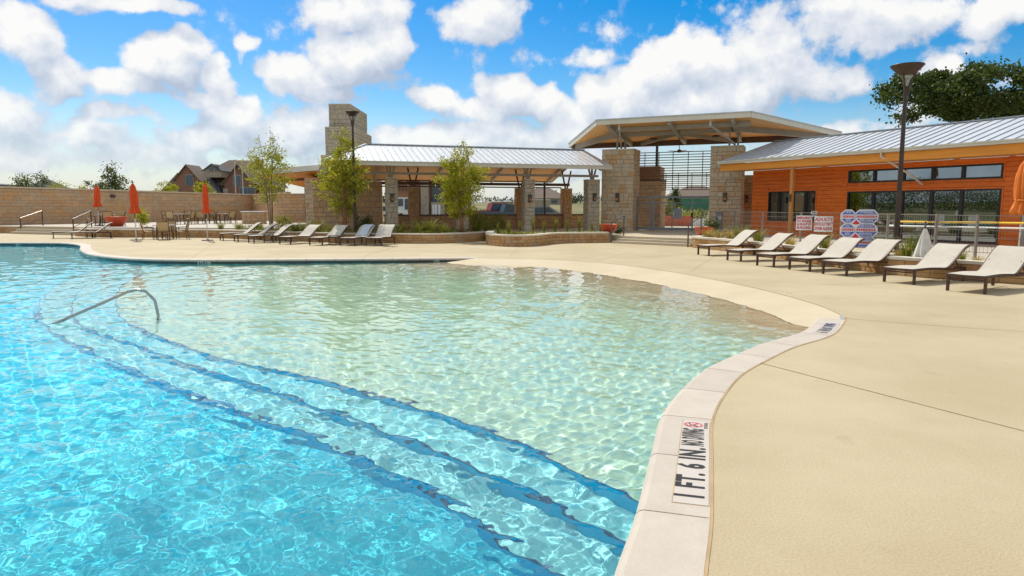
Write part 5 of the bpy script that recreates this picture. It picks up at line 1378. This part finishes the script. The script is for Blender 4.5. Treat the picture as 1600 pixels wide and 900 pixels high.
# ------------------------------------------------------------------ trees and plants
def leaf_mesh(name, cent, L, W, m, rs, droop=0.3, up=0.0):
    n = len(cent); d = rs.randn(n, 3); d[:, 2] -= droop; d[:, 2] += up; d /= np.linalg.norm(d, axis=1)[:, None]
    s = np.cross(d, rs.randn(n, 3)); s /= np.linalg.norm(s, axis=1)[:, None]
    nn = np.cross(d, s)
    l = (L * (0.65 + 0.7 * rs.rand(n)))[:, None]; w = (W * (0.65 + 0.7 * rs.rand(n)))[:, None]
    V = np.stack([cent, cent + d * l * .5 + s * w * .5 + nn * w * .15, cent + d * l, cent + d * l * .5 - s * w * .5 + nn * w * .15], 1).reshape(-1, 3)
    F = np.arange(4 * n).reshape(n, 4)
    return fast_mesh(name, V, F, m)
def young_tree(x, y, z, h, rad, lab, seed, nst=4, nleaf=5200, m='leaf_lime', bark='bark', clear=.26, spread=.10, L=.14, W=.054, top_thin=.5, widest=.38):
    rs = np.random.RandomState(seed)
    t = empty('young_tree', (x, y, z), 0, lab, 'tree', 'young trees planted along the pool terrace')
    tk = MB(); br = MB(); segs = []
    for k in range(nst):
        a = 2 * PI * k / nst + rs.rand(); hh = h * (1.0 if k == 0 else .72 + .25 * rs.rand()); sp = spread * h * (.25 if k == 0 else 1) * (.7 + .6 * rs.rand())
        pts = []
        for q in range(9):
            f = q / 8; r = sp * f ** 1.2
            pts.append(Vector((.07 * math.cos(a) + r * math.cos(a) + rs.randn() * .03 * f * h * .12, .07 * math.sin(a) + r * math.sin(a) + rs.randn() * .03 * f * h * .12, hh * f * .97)))
        tk.tube(pts, [max(.006, .036 * (1 - .86 * q / 8)) * (1.3 if nst == 1 else 1) for q in range(9)], 7)
        nb = int(26 * hh / 5)
        for b in range(nb):
            f = clear + (1 - clear) * (b + rs.rand()) / nb
            if f > .985: continue
            i = min(7, int(f * 8)); p = pts[i].lerp(pts[i + 1], f * 8 - i)
            u = (f - clear) / (1 - clear)
            prof = min(1, u / widest + .35) if u < widest else max(.10, 1 - (u - widest) / (1 - widest) * .92)
            ln = rad * prof * (.55 + .6 * rs.rand())
            ba = a + rs.randn() * 1.5 if nst > 1 else rs.rand() * 6.28
            e = p + Vector((math.cos(ba) * ln, math.sin(ba) * ln, ln * (.35 + .5 * rs.rand()) - .12))
            mid = p.lerp(e, .5) + Vector((0, 0, .08 * ln + rs.randn() * .05))
            br.tube([p, mid, e], [.012, .008, .004], 4, False); segs.append((np.array(p), np.array(mid), np.array(e), ln * (top_thin if u > .72 else 1.0)))
            if rs.rand() < .7:
                e2 = mid + Vector((rs.randn() * ln * .4, rs.randn() * ln * .4, ln * .25)); br.tube([mid, e2], [.007, .003], 4, False); segs.append((np.array(mid), np.array(mid.lerp(e2, .5)), np.array(e2), ln * .6 * (top_thin if u > .72 else 1.0)))
    tr = tk.obj('trunk', MAT[bark], t, smooth=True); br.obj('branches', MAT[bark], tr)
    wt = np.array([s[3] for s in segs]); wt /= wt.sum(); pick = rs.choice(len(segs), nleaf, p=wt); u = .25 + .8 * rs.rand(nleaf)
    P0, P1, P2 = (np.array([s[i] for s in segs])[pick] for i in (0, 1, 2))
    uu = u[:, None]; c = np.where(uu < .5, P0 + (P1 - P0) * uu * 2, P1 + (P2 - P1) * (uu * 2 - 1)) + rs.randn(nleaf, 3) * (.055 + .05 * rs.rand(nleaf)[:, None])
    link_mesh('crown', leaf_mesh('crown', c, L, W, MAT[m], rs, .5), t)
    return t
p = D(424, 350, 37.4); young_tree(p.x, p.y, .40, 5.5, 1.35, 'young multi stemmed tree with a thin pale top, leftmost of the three', 11, 4, 3000, 'leaf_lime', 'bark', .30, .085, top_thin=.55, widest=.35)
p = D(539, 350, 34.2); young_tree(p.x, p.y, .40, 5.4, 1.30, 'bushy multi stemmed young tree beside the left lamp post', 23, 5, 6800, 'leaf_lime', 'bark_red', .20, .065, top_thin=.8, widest=.34)
p = D(721, 350, 34.0); young_tree(p.x, p.y, .42, 4.70, 1.30, 'lime green young tree in front of the pavilion roof', 31, 4, 6800, 'leaf_lime', 'bark_red', .17, .05, top_thin=.8, widest=.36)

def big_tree(x, y, z, h, rx, rz, lab, seed, ncl, nl, m, L, W, zc=.64, group=None, bark='bark_dark', name='tree', cl=.13, trunk_r=.32, cone=False):
    rs = np.random.RandomState(seed)
    t = empty(name, (x, y, z), 0, lab, 'tree', group)
    tk = MB(); tk.tube([(0, 0, -.2), (0.05, 0, h * .2), (.1 * rx * .2, .1, h * (zc - rz / h * .55))], [trunk_r, trunk_r * .8, trunk_r * .55], 9)
    top = Vector((.02 * rx, .1, h * (zc - rz / h * .55))); cs = []
    for k in range(ncl):
        while True:
            q = rs.uniform(-1, 1, 3)
            if .25 < np.linalg.norm(q) < 1: break
        rr = 1.0
        if cone: f = (q[2] + 1) / 2; rr = 1.05 - f
        c = Vector((q[0] * rx * rr, q[1] * rx * rr, h * zc + q[2] * rz)); cs.append(c)
        if k % (max(1, ncl // 26)) == 0 and not cone: 
            mid = top.lerp(c, .5) + Vector((0, 0, -.04 * rz)); tk.tube([top, mid, c], [trunk_r * .34, trunk_r * .2, trunk_r * .06], 5, False)
    tk.obj('trunk', MAT[bark], t, smooth=True)
    C0 = np.array(cs); pick = rs.randint(0, ncl, nl); sc = cl * rx * (.6 + .8 * rs.rand(ncl))[pick][:, None]
    c = C0[pick] + rs.randn(nl, 3) * sc * np.array([1, 1, .62])
    link_mesh('crown', leaf_mesh('crown', c, L, W, MAT[m], rs, .2), t)
    return t
p = D(1488, 330, 62); big_tree(p.x, p.y, .4, 14.0, 6.7, 2.1, 'large dark spreading tree rising behind the clubhouse roof', 8, 84, 22000, 'leaf_dark', .30, .20, .79, trunk_r=.36, cl=.070)
p = D(1575, 330, 66); big_tree(p.x, p.y, .4, 12.6, 4.0, 2.0, 'smaller dark tree right of the large one behind the clubhouse roof', 9, 50, 7500, 'leaf_dark', .30, .20, .79, trunk_r=.35, cl=.095)
FAR = 'trees beyond the boundary wall'
for px, d, top, rx, m, lab, sd in ((48, 75, 272, 1.7, 'leaf_mid', 'rounded green tree above the boundary wall at the far left', 41), (105, 80, 287, 2.2, 'leaf_lime', 'low yellow green tree in front of the distant hill shaped roof', 42), (150, 85, 281, 1.5, 'leaf_mid', 'small dark tree behind the far umbrella', 43), (178, 78, 259, 1.5, 'leaf_mid', 'airy upright tree above the wall left of the second umbrella', 44), (260, 95, 281, 1.4, 'leaf_lime', 'small green tree at the left end of the big brick house', 45), (318, 90, 282, 1.1, 'leaf_lime', 'slim lime tree in front of the big brick house', 46)):
    p = D(px, top, d); z = .9; h = p.z - z
    big_tree(p.x, p.y, z, h, rx, h * .34, lab, sd, 24, 1500, m, .24, .13, .66, FAR, 'bark', trunk_r=.12, cl=.2)
p = D(1055, 292, 68); big_tree(p.x, p.y, .8, p.z - .8, .95, (p.z - .8) * .42, 'small conical green tree seen through the entrance gate', 51, 60, 2600, 'leaf_mid', .16, .07, .56, None, 'bark', trunk_r=.07, cl=.16, cone=True)
for px, d, top, rx, lab, sd in ((872, 230, 305, 4.5, 'left of two far hazy trees seen through the pavilion', 61), (889, 240, 306, 4.0, 'right of two far hazy trees seen through the pavilion', 62), (601, 260, 309, 9, 'broad far tree line clump seen left of the first pavilion column', 63)):
    p = D(px, top, d); z = 3.0; h = p.z - z; big_tree(p.x, p.y, z, h, rx, h * .4, lab, sd, 26, 900, 'leaf_hazed', .9, .6, .56, 'far trees seen through the pavilion', 'bark', trunk_r=.3, cl=.2)

def clump_mesh(seed, n, h, spread, w, m):
    rs = np.random.RandomState(seed); V = []; F = []
    for k in range(n):
        a = rs.rand() * 6.28; b0 = rs.rand() * spread * .3; lean = spread * (.25 + .9 * rs.rand()); hh = h * (.6 + .5 * rs.rand()); c, s = math.cos(a), math.sin(a); i = len(V)
        for f in (0, .45, .8, 1.0):
            r = b0 + lean * f ** 1.8; ww = w * (1 - f * .9) * .5; zz = hh * (f - .22 * f ** 3)
            V += [(r * c - s * ww, r * s + c * ww, zz), (r * c + s * ww, r * s - c * ww, zz)]
        F += [(i + 2 * q, i + 2 * q + 1, i + 2 * q + 3, i + 2 * q + 2) for q in range(3)]
    return fast_mesh('blades', np.array(V), np.array(F), m)
CL_G = [clump_mesh(s, 110, .52, .42, .018, MAT['blade']) for s in (1, 2, 3)]
CL_S = [clump_mesh(s, 110, .36, .34, .015, MAT['straw']) for s in (4, 5)]
CL_T = [clump_mesh(s, 60, .75, .14, .020, MAT['blade']) for s in (6, 7)]
def clump(me, x, y, z, s, name, lab, group):
    o = link_mesh(name, me, None, (x, y, z), random.random() * 6.28); s *= 1.55; o.scale = (s, s, s * random.uniform(.85, 1.1)); return tag(o, lab, 'plant', group)
def at_bed(px, d, z): q = D(px, 350, d); return q.x, q.y, z
GL = 'ornamental grass clumps in the left planter'
for i, (px, d, s, lab) in enumerate([(345, 39.6, .7, 'small green grass clump in the left planter right of the third umbrella'), (372, 39.8, .8, 'grass clump behind the first lounger of the left row'), (404, 38.6, .9, 'grass clump left of the thin topped young tree'), (447, 37.8, .9, 'grass clump just right of the thin topped young tree'), (462, 35.4, 1.1, 'yellow green grass clump in front of the dark brown return wall'), (478, 35.0, 1.0, 'grass clump under the left corner of the utility building'), (497, 34.7, 1.0, 'grass clump in front of the dark bin'), (520, 34.4, 1.0, 'grass clump left of the bushy tree trunk'), (566, 34.0, .8, 'grass clump right of the left lamp post'), (592, 33.7, .7, 'low grass clump left of the first pavilion column'), (626, 33.4, 1.0, 'bright grass clump at the right foot of the first pavilion column'), (654, 33.3, 1.15, 'large grass clump between the first column and the lime young tree'), (672, 33.3, 1.2, 'feathery grass clump left of the lime young tree'), (690, 33.5, 1.0, 'grass clump touching the lime young tree on its left'), (745, 35.2, 1.15, 'grass clump right of the lime young tree trunk'), (762, 35.8, 1.1, 'grass clump at the right end of the left planter')]):
    clump(CL_G[i % 3], *at_bed(px, d, .39), s, 'grass_clump', lab, GL)
GM = 'upright plants in the curved planter'
for i, (px, d, s, lab) in enumerate([(778, 31.4, .6, 'upright green blades at the left end of the curved planter'), (795, 31.0, .75, 'spiky plant at the front of the curved planter bulge'), (812, 33.5, .7, 'spiky plant in front of the third pavilion column'), (833, 33.6, .9, 'tall upright blades right of the third pavilion column'), (850, 33.8, .8, 'upright plant in the middle of the curved planter'), (868, 34.2, .95, 'tallest upright plant under the pavilion opening'), (886, 34.2, .8, 'upright plant left of the pavilion end column'), (905, 34.4, .8, 'upright plant before the pavilion end column'), (925, 34.2, .7, 'upright plant between the pavilion end column and the red bowl'), (938, 33.9, .6, 'last upright plant of the curved planter beside the steps')]):
    clump(CL_T[i % 2], *at_bed(px, d, .42), s, 'spiky_plant', lab, GM)
GR = 'grasses in the right planter'
for i, (px, d, s, m_, lab) in enumerate([(1108, 29.6, 1.15, 's', 'round straw coloured grass clump at the left end of the right planter'), (1124, 28.8, 1.0, 's', 'second round straw grass clump from the red bowl'), (1140, 28.6, 1.2, 's', 'large straw grass clump behind the first right lounger'), (1156, 27.6, 1.0, 'g', 'green grass clump behind the first right lounger backrest'), (1186, 26.0, .9, 'g', 'grass clump between the first and second right loungers'), (1236, 23.8, .9, 's', 'straw grass clump between the second and third right loungers'), (1290, 22.2, .8, 'g', 'low green grass clump below the swimming alone notice'), (1308, 21.2, .8, 's', 'straw grass clump left of the blue rules board'), (1382, 19.6, .75, 'g', 'green grass clump behind the lounger right of the rules board'), (1420, 18.4, .8, 'g', 'leafy green clump left of the draped cloth'), (1408, 18.6, .6, 's', 'small straw clump at the foot of the right lamp post'), (1462, 17.6, .5, 'g', 'small green clump just right of the draped cloth'), (1504, 16.9, .55, 'g', 'green clump between the last two right loungers'), (1532, 16.6, .5, 's', 'straw clump behind the nearest lounger backrest')]):
    x, y, z = at_bed(px, d, .35); clump((CL_S if m_ == 's' else CL_G)[i % 2], x, y, z, s, 'grass_clump', lab, GR)
def shrub(x, y, z, r, h, m, lab, seed, n=900, L=.10, W=.05):
    rs = np.random.RandomState(seed); t = empty('shrub', (x, y, z), 0, lab, 'shrub')
    st = MB(); cs = []
    for k in range(16):
        a, e = rs.rand() * 6.28, rs.rand(); q = Vector((math.cos(a) * r * (.3 + .6 * rs.rand()), math.sin(a) * r * (.3 + .6 * rs.rand()), h * (.3 + .65 * e))); st.tube([(0, 0, 0), q * .5 + Vector((0, 0, .05)), q], [.012, .008, .004], 4, False); cs.append(q[:])
    st.obj('stems', MAT['bark'], t)
    C0 = np.array(cs); c = C0[rs.randint(0, 16, n)] + rs.randn(n, 3) * np.array([r * .25, r * .25, h * .14]); c[:, 2] = np.abs(c[:, 2])
    link_mesh('foliage', leaf_mesh('foliage', c, L, W, MAT[m], rs, .1), t)
p = D(220, 345, 41.0); shrub(p.x, p.y, .46, .42, 1.0, 'leaf_lime', 'bright lime shrub just right of the left deck umbrella', 71)
p = D(748, 345, 35.6); shrub(p.x, p.y, .40, .55, 1.1, 'leaf_olive', 'loose olive shrub at the foot of the lime young tree', 72)
p = D(775, 345, 37.0); shrub(p.x, p.y, .30, .55, .95, 'leaf_olive', 'olive shrub left of the third pavilion column', 73)
p = D(965, 350, 35.6); shrub(p.x, p.y, .31, .28, .4, 'leaf_dark', 'low dark shrub behind the left red bowl', 74, 500)
p = D(1112, 350, 32.8); shrub(p.x, p.y, .31, .34, .75, 'leaf_dark', 'dark shrub behind the right red bowl', 75, 600)
p = D(1432, 350, 18.6); shrub(p.x, p.y, .34, .30, .5, 'leaf_mid', 'small leafy shrub left of the draped cloth stake', 76, 500, .07)
p = D(568, 345, 35.0); shrub(p.x, p.y, .40, .45, .8, 'leaf_dark', 'dark shrub right of the left lamp post', 77, 700)
p = D(440, 345, 39.2); shrub(p.x, p.y, .40, .5, .7, 'leaf_olive', 'grey green shrub behind the young tree beside the return wall', 78, 700)

# ------------------------------------------------------------------ beyond the walls
def hip_roof(b, x0, y0, x1, y1, z, h, o=.4):
    x0 -= o; x1 += o; y0 -= o; y1 += o; d = min(x1 - x0, y1 - y0) / 2
    if x1 - x0 >= y1 - y0: r0, r1 = (x0 + d, (y0 + y1) / 2, z + h), (x1 - d, (y0 + y1) / 2, z + h)
    else: r0, r1 = ((x0 + x1) / 2, y0 + d, z + h), ((x0 + x1) / 2, y1 - d, z + h)
    a, bb, c, d_ = (x0, y0, z), (x1, y0, z), (x1, y1, z), (x0, y1, z)
    if x1 - x0 >= y1 - y0: b.face(a, bb, r1, r0).face(bb, c, r1).face(c, d_, r0, r1).face(d_, a, r0)
    else: b.face(a, bb, r0).face(bb, c, r1, r0).face(c, d_, r1).face(d_, a, r0, r1)
    b.face(d_, c, bb, a); return b
def gable(t, x0, x1, y0, y1, z0, ze, zr, wall, roof, o=.3):
    xm = (x0 + x1) / 2
    MB().add([(x0, y0, z0), (x1, y0, z0), (x1, y0, ze), (xm, y0, zr - .15), (x0, y0, ze), (x0, y1, z0), (x1, y1, z0), (x1, y1, ze), (x0, y1, ze)], [(0, 1, 2, 3, 4), (1, 6, 7, 2), (5, 0, 4, 8)]).obj('gable_wall', wall, t)
    k = (zr - ze) / (x1 - xm)
    r = MB()
    for xa, za in ((x0 - o, ze - o * k), (x1 + o, ze - o * k)):
        r.face((xa, y0 - o, za), (xm, y0 - o, zr), (xm, y1, zr), (xa, y1, za)); r.face((xa, y0 - o, za - .18), (xm, y0 - o, zr - .18), (xm, y0 - o, zr), (xa, y0 - o, za))
    r.obj('gable_roof', roof, t)
def win(t, x, y, z, w, h):
    f = MB().box(x - w / 2 - .08, y - .06, z - .08, x + w / 2 + .08, y, z + h + .12).obj('window', MAT['house_stone'], t)
    MB().box(x - w / 2, y - .09, z, x - .03, y - .065, z + h).box(x + .03, y - .09, z, x + w / 2, y - .065, z + h).obj('pane', MAT['window_dark'], f)
def build_houses():
    # big brick house on the left, about 105 m away
    k = 105 / 1080; O = D(338, 310, 105); sx = lambda px: (px - 338) * k * 1.06
    zz = lambda py: 1.7 + (323 - py) * k
    t = empty('brick_house', (O.x, 105, 0), R(2), 'large two storey brick house with steep brown roofs beyond the boundary wall', 'house'); g0 = .9
    MB().box(sx(281), 1.2, g0, sx(392), 12, zz(288)).obj('wall', MAT['house_brick'], t)
    rf = MB(); x0, x1 = sx(282), sx(398)
    V = [(x0, .8, zz(290)), (x1, .8, zz(290)), (x1, 12.4, zz(290)), (x0, 12.4, zz(290)), (sx(338), 6, zz(247.5)), (sx(374), 6, zz(248.5))]
    rf.add(V, [(0, 1, 5, 4), (1, 2, 5), (2, 3, 4, 5), (3, 0, 4)]).obj('roof', MAT['shingle'], t)
    gable(t, sx(279), sx(314), .2, 5, g0, zz(280), zz(258), MAT['house_brick'], MAT['shingle'])
    gable(t, sx(351), sx(392), -.2, 6, g0, zz(284), zz(257.5), MAT['house_brick'], MAT['shingle'])
    gable(t, sx(322), sx(346), .0, 5, zz(278), zz(266), zz(257), MAT['house_stone'], MAT['shingle_dark'], .25)
    gable(t, sx(312), sx(350), -.9, 3, g0, zz(305), zz(280), MAT['house_stone'], MAT['shingle_dark'], .4)
    for px in (337, 345): win(t, sx(px) - .4, -.02, zz(268), .55, .75)
    win(t, sx(300), .18, zz(290.5), 1.1, 1.55); win(t, sx(370), -.22, zz(291), 1.0, 1.5); win(t, sx(384), -.22, zz(303), 2.2, .9)
    for px in (281.5, 353): MB().box(sx(px) - .35, -.35, g0, sx(px) + .35, .3, zz(295)).obj('corner_stone', MAT['house_stone'], t)
    lw = MB().box(sx(258), 2, g0, sx(281), 9, zz(302)); lw.obj('side_wall', MAT['house_brick'], t)
    hip_roof(MB(), sx(252), 2, sx(285), 9, zz(302), 3.2).obj('side_roof', MAT['shingle'], t)
    MB().box(sx(392), 3, g0, sx(410), 10, zz(292)).obj('rear_wing', MAT['house_stone'], t); hip_roof(MB(), sx(390), 3, sx(411), 10, zz(292), 2.6).obj('wing_roof', MAT['shingle'], t)
    MB().box(sx(381) - .45, 6.5, zz(262), sx(381) + .45, 7.4, zz(246)).obj('chimney', MAT['house_brick'], t)
    for px, lab in ((366, 'left of two pale flagpoles in front of the brick house'), (377.5, 'right of two pale flagpoles in front of the brick house')):
        p = D(px, 250, 92); f = empty('flagpole', (p.x, p.y, .9), 0, lab, 'flagpole'); MB().tube([(0, 0, 0), (0, 0, p.z - .9)], [.10, .055], 8).obj('pole', MAT['galv'], f); MB().lathe([(0, .14), (.07, .1), (.09, .05), (.05, 0), (0, 0)], 8, c=(0, 0, p.z - .92)).obj('finial', MAT['galv'], f); MB().box(-.2, -.2, -.1, .2, .2, .12).obj('footing', MAT['mortar'], f)
    def far_house(px, d, w, dep, zw, hr, lab, wall, roof, rz=0, z0=1.0, peak=None):
        p = D(px, 330, d); h = empty('house', (p.x, d, 0), rz, lab, 'house')
        MB().box(-w / 2, -dep / 2, z0, w / 2, dep / 2, zw).obj('wall', wall, h); hip_roof(MB(), -w / 2, -dep / 2, w / 2, dep / 2, zw, hr, .5).obj('roof', roof, h)
        for q in (-.28, .22): win(h, q * w, -dep / 2 - .01, z0 + (zw - z0) * .35, w * .12, (zw - z0) * .4)
        if peak: gable(h, -w * .1, w * .32, -dep / 2 - 1, 0, z0, zw, zw + hr * .7, wall, roof)
        return h
    far_house(77, 130, 9, 8, 3.6, 3.1, 'low dark roofed house behind the trees at the far left', MAT['house_brick'], MAT['shingle_dark'])
    far_house(108, 140, 8, 8, 3.9, 1.7, 'small dark roofed wing right of the far left house', MAT['house_brick'], MAT['shingle_dark'])
    far_house(-15, 80, 5.2, 4, 4.1, .3, 'dark flat roofed structure at the left edge above the wall', MAT['beam_brown'], MAT['shingle_dark'])
    far_house(848, 190, 13, 10, 3.9, 3.0, 'far brown roofed house seen through the right pavilion opening', MAT['house_stone'], MAT['shingle'], 0, 2)
    far_house(1086, 170, 14, 10, 4.0, 2.7, 'far grey roofed house seen above the entrance gate', MAT['house_stone'], MAT['shingle'], 0, 2)
    # houses across the street, seen under the pavilion roof
    h = empty('brick_house', (0, 0, 0), label='brick house with a timbered gable seen between the first two pavilion columns', cat='house'); d = 76.0; K = d / 1080
    X = lambda px: (px - 800) * K; Zz = lambda py: 1.7 + (323 - py) * K
    MB().box(X(616), d, .7, X(712), d + 8, Zz(278)).obj('wall', MAT['house_brick'], h)
    hip_roof(MB(), X(612), d, X(714), d + 8, Zz(279), 2.6, .4).obj('roof', MAT['shingle_dark'], h)
    gable(h, X(621), X(649), d - 1.6, d, .7, Zz(298), Zz(283), MAT['louvre_wood'], MAT['house_brick'], .15)
    fr = MB().box(X(623), d - 1.72, Zz(331), X(648), d - 1.62, Zz(309)).obj('garage_front', MAT['white'], h)
    MB().box(X(626), d - 1.78, Zz(322), X(635), d - 1.73, Zz(311)).box(X(637.5), d - 1.78, Zz(327), X(643), d - 1.73, Zz(311)).obj('window', MAT['window_dark'], h)
    for q in (630, 635, 640): MB().bar((X(q), d - 1.68, Zz(300)), (X(q), d - 1.68, Zz(291)), .1).obj('gable_timber', MAT['steel_dark'], h)
    MB().box(X(660), d - .8, .7, X(672), d, Zz(284)).obj('bay', MAT['house_stone'], h)
    MB().box(X(676), d - .2, .7, X(692), d - .02, Zz(290)).obj('porch_recess', MAT['window_dark'], h); MB().box(X(675), d - .5, .65, X(696), d - .25, Zz(316)).obj('porch_front', MAT['house_stone'], h)
    for q in (679, 683, 688): MB().box(X(q) - .12, d - .62, .7, X(q) + .12, d - .5, Zz(320)).obj('porch_post', MAT['white'], h)
    t2 = empty('storage_building', (D(800, 320, 112).x, 112, 0), 0, 'long low pale building seen behind the parked trucks', 'building')
    MB().box(-3.4, 0, 1.0, .2, 4, 2.45).box(.3, -.6, 1.0, 6.0, 4, 2.75).obj('wall', MAT['house_stone'], t2); MB().box(-3.5, -.2, 2.45, .3, 4.2, 2.55).box(.2, -.8, 2.75, 6.1, 4.2, 2.85).obj('roof', MAT['white'], t2); MB().box(1.5, -.65, 1.2, 2.5, -.6, 2.2).obj('door', MAT['mortar'], t2)
build_houses()
def vehicle(px, d, z, L, kind, m, lab, rz):
    p = D(px, 330, d); t = empty(kind, (p.x, d, z), rz, lab, 'truck' if 'truck' in kind else 'car', 'vehicles parked beyond the pavilion')
    W = .9
    pr = {'pickup_truck': [(-2.6, .5), (2.6, .5), (2.6, .95), (1.3, 1.02), (.75, 1.62), (-.55, 1.65), (-.75, 1.05), (-2.6, 1.05)], 'parked_car': [(-2.2, .42), (2.2, .42), (2.25, .8), (1.2, .92), (.6, 1.42), (-1.2, 1.46), (-2.0, .98), (-2.2, .9)]}[kind]
    b = MB().prism(pr, -W, W); b.v = [(x, zz, y) for x, y, zz in b.v]; b.obj('body', m, t)
    g = [(1.15, 1.02), (.7, 1.56), (-.5, 1.58), (-.68, 1.04)] if 'truck' in kind else [(1.0, .94), (.55, 1.37), (-1.1, 1.40), (-1.7, .98)]
    b = MB().prism(g, -W - .012, W + .012); b.v = [(x, zz, y) for x, y, zz in b.v]; b.obj('window_band', MAT['window_dark'], t)
    wm = MB().lathe([(0, -.12), (.34, -.12), (.37, -.08), (.37, .08), (.34, .12), (0, .12)], 16); wm.v = [(x, zz, y) for x, y, zz in wm.v]; wmesh = wm.mesh('wheel', MAT['rubber'])
    rim = MB().lathe([(0, -.13), (.2, -.13), (.2, .13), (0, .13)], 12); rim.v = [(x, zz, y) for x, y, zz in rim.v]; rmesh = rim.mesh('rim', MAT['galv'])
    for x in (-L * .3, L * .3):
        for y in (-W + .06, W - .06): w = link_mesh('wheel', wmesh, t, (x, y, .37)); link_mesh('rim', rmesh, w)
    hl = MB().box(2.18, -.7, .68, 2.28, -.45, .8).mesh('headlight', MAT['white'])
    link_mesh('headlight', hl, t); link_mesh('headlight', hl, t, (0, 1.15, 0))
vehicle(776, 60, .35, 5.2, 'pickup_truck', MAT['car_red'], 'red pickup truck seen through the pavilion left of a blue one', .25)
vehicle(797, 58, .25, 5.2, 'pickup_truck', MAT['car_blue'], 'blue pickup truck seen through the pavilion beside the third column', .2)
vehicle(836, 60, .25, 4.4, 'parked_car', MAT['car_grey'], 'grey car seen through the right pavilion opening', PI)
vehicle(605, 66, .35, 4.4, 'parked_car', MAT['car_white'], 'white car seen left of the first pavilion column', .1)
def beyond_gate():
    p = D(1091, 320, 92); t = empty('screen_fence', (p.x, p.y, 0), -.1, 'green screen fence seen through the entrance gate', 'fence')
    MB().box(-4, -.03, 1.1, 6, .03, 2.75).obj('screen', MAT['green_mesh'], t)
    pm = MB().box(-.06, -.02, .8, .06, .10, 2.8).mesh('post', MAT['galv'])
    for k in range(5): link_mesh('post', pm, t, (-4 + k * 2.5, .06, 0))
    p = D(1052, 345, 50); t = empty('safety_barrier', (p.x, p.y, .1), -.2, 'orange safety netting on stakes seen through the entrance gate', 'barrier')
    MB().box(-1.3, -.01, .15, 1.5, .01, .95).obj('netting', MAT['orange_mesh'], t); sm = MB().box(-.025, -.03, -.1, .025, .03, 1.15).mesh('stake', MAT['steel_dark'])
    for x in (-1.3, -.4, .5, 1.45): link_mesh('stake', sm, t, (x, .03, 0))
    for i, (px, d, r, h, m, lab) in enumerate([(1040, 54, .6, 1.7, 'leaf_olive', 'olive shrub at the left side of the view through the gate'), (1070, 56, .9, 1.4, 'leaf_lime', 'yellow green shrub behind the orange netting'), (1090, 58, 1.0, 1.2, 'leaf_mid', 'green shrub at the right side of the view through the gate')]):
        q = D(px, 340, d); shrub(q.x, q.y, .2, r, h, m, lab, 90 + i, 900, .14, .08)
    q = D(1089, 348, 50); o = empty('concrete_block', (q.x, q.y, .0), .2, 'pale concrete block standing beyond the gate on the right', 'block'); MB().box(-.45, -.3, 0, .45, .3, .75).obj('body', MAT['white'], o); MB().box(-.5, -.35, .75, .5, .35, .82).obj('lid', MAT['white'], o)
beyond_gate()

def treelines():
    rs = np.random.RandomState(77)
    def line(name, pts, h, w, n, L, m):
        C0 = np.array(pts); pick = rs.randint(0, len(C0), n); hh = h * (.55 + .6 * rs.rand(len(C0)))[pick]
        c = C0[pick] + np.stack([rs.randn(n) * w, rs.randn(n) * w, np.zeros(n)], 1); c[:, 2] += hh * np.sqrt(rs.rand(n)) * (1 - np.clip(rs.rand(n) ** 3, 0, .8))
        link_mesh(name, leaf_mesh(name, c, L, L * .6, MAT[m], rs, .0), kind='stuff')
    far = [(480 * math.sin(a), 480 * math.cos(a), 4.2) for a in np.linspace(R(-60), R(60), 130)]
    line('far_treeline', far, 5.0, 5, 9000, 1.7, 'leaf_hazed')
    side = [(-78 - 14 * rs.rand(), y, .9) for y in np.linspace(-8, 58, 22)]
    line('lawn_treeline', side, 5.2, 1.5, 70000, .20, 'leaf_mid')
treelines()

def ground_cover():
    rs = np.random.RandomState(5); W = resample(WALL_L, 400); N = normals(W); pts = []
    for k in range(5200):
        i = int(400 * (.38 + .60 * rs.rand())) ; i = min(i, 399); o = .42 + 1.5 * rs.rand() ** 1.3; d = .5 + .5 * math.sin(i * .19) * math.sin(i * .063 + 1)
        if rs.rand() > .35 + .65 * d: continue
        pts.append((W[i][0] + N[i][0] * o, W[i][1] + N[i][1] * o, .40 + .26 * d * rs.rand()))
    link_mesh('ground_cover', leaf_mesh('ground_cover', np.array(pts), .17, .03, MAT['blade'], rs, -.9), kind='stuff')
    W = resample(WALL_M, 200); N = normals(W); pts = []
    for k in range(1300):
        i = rs.randint(10, 195); o = .40 + .8 * rs.rand(); pts.append((W[i][0] + N[i][0] * o, W[i][1] + N[i][1] * o, .43 + .10 * rs.rand()))
    link_mesh('ground_cover', leaf_mesh('ground_cover', np.array(pts), .13, .03, MAT['blade'], rs, -.9), kind='stuff')
ground_cover()
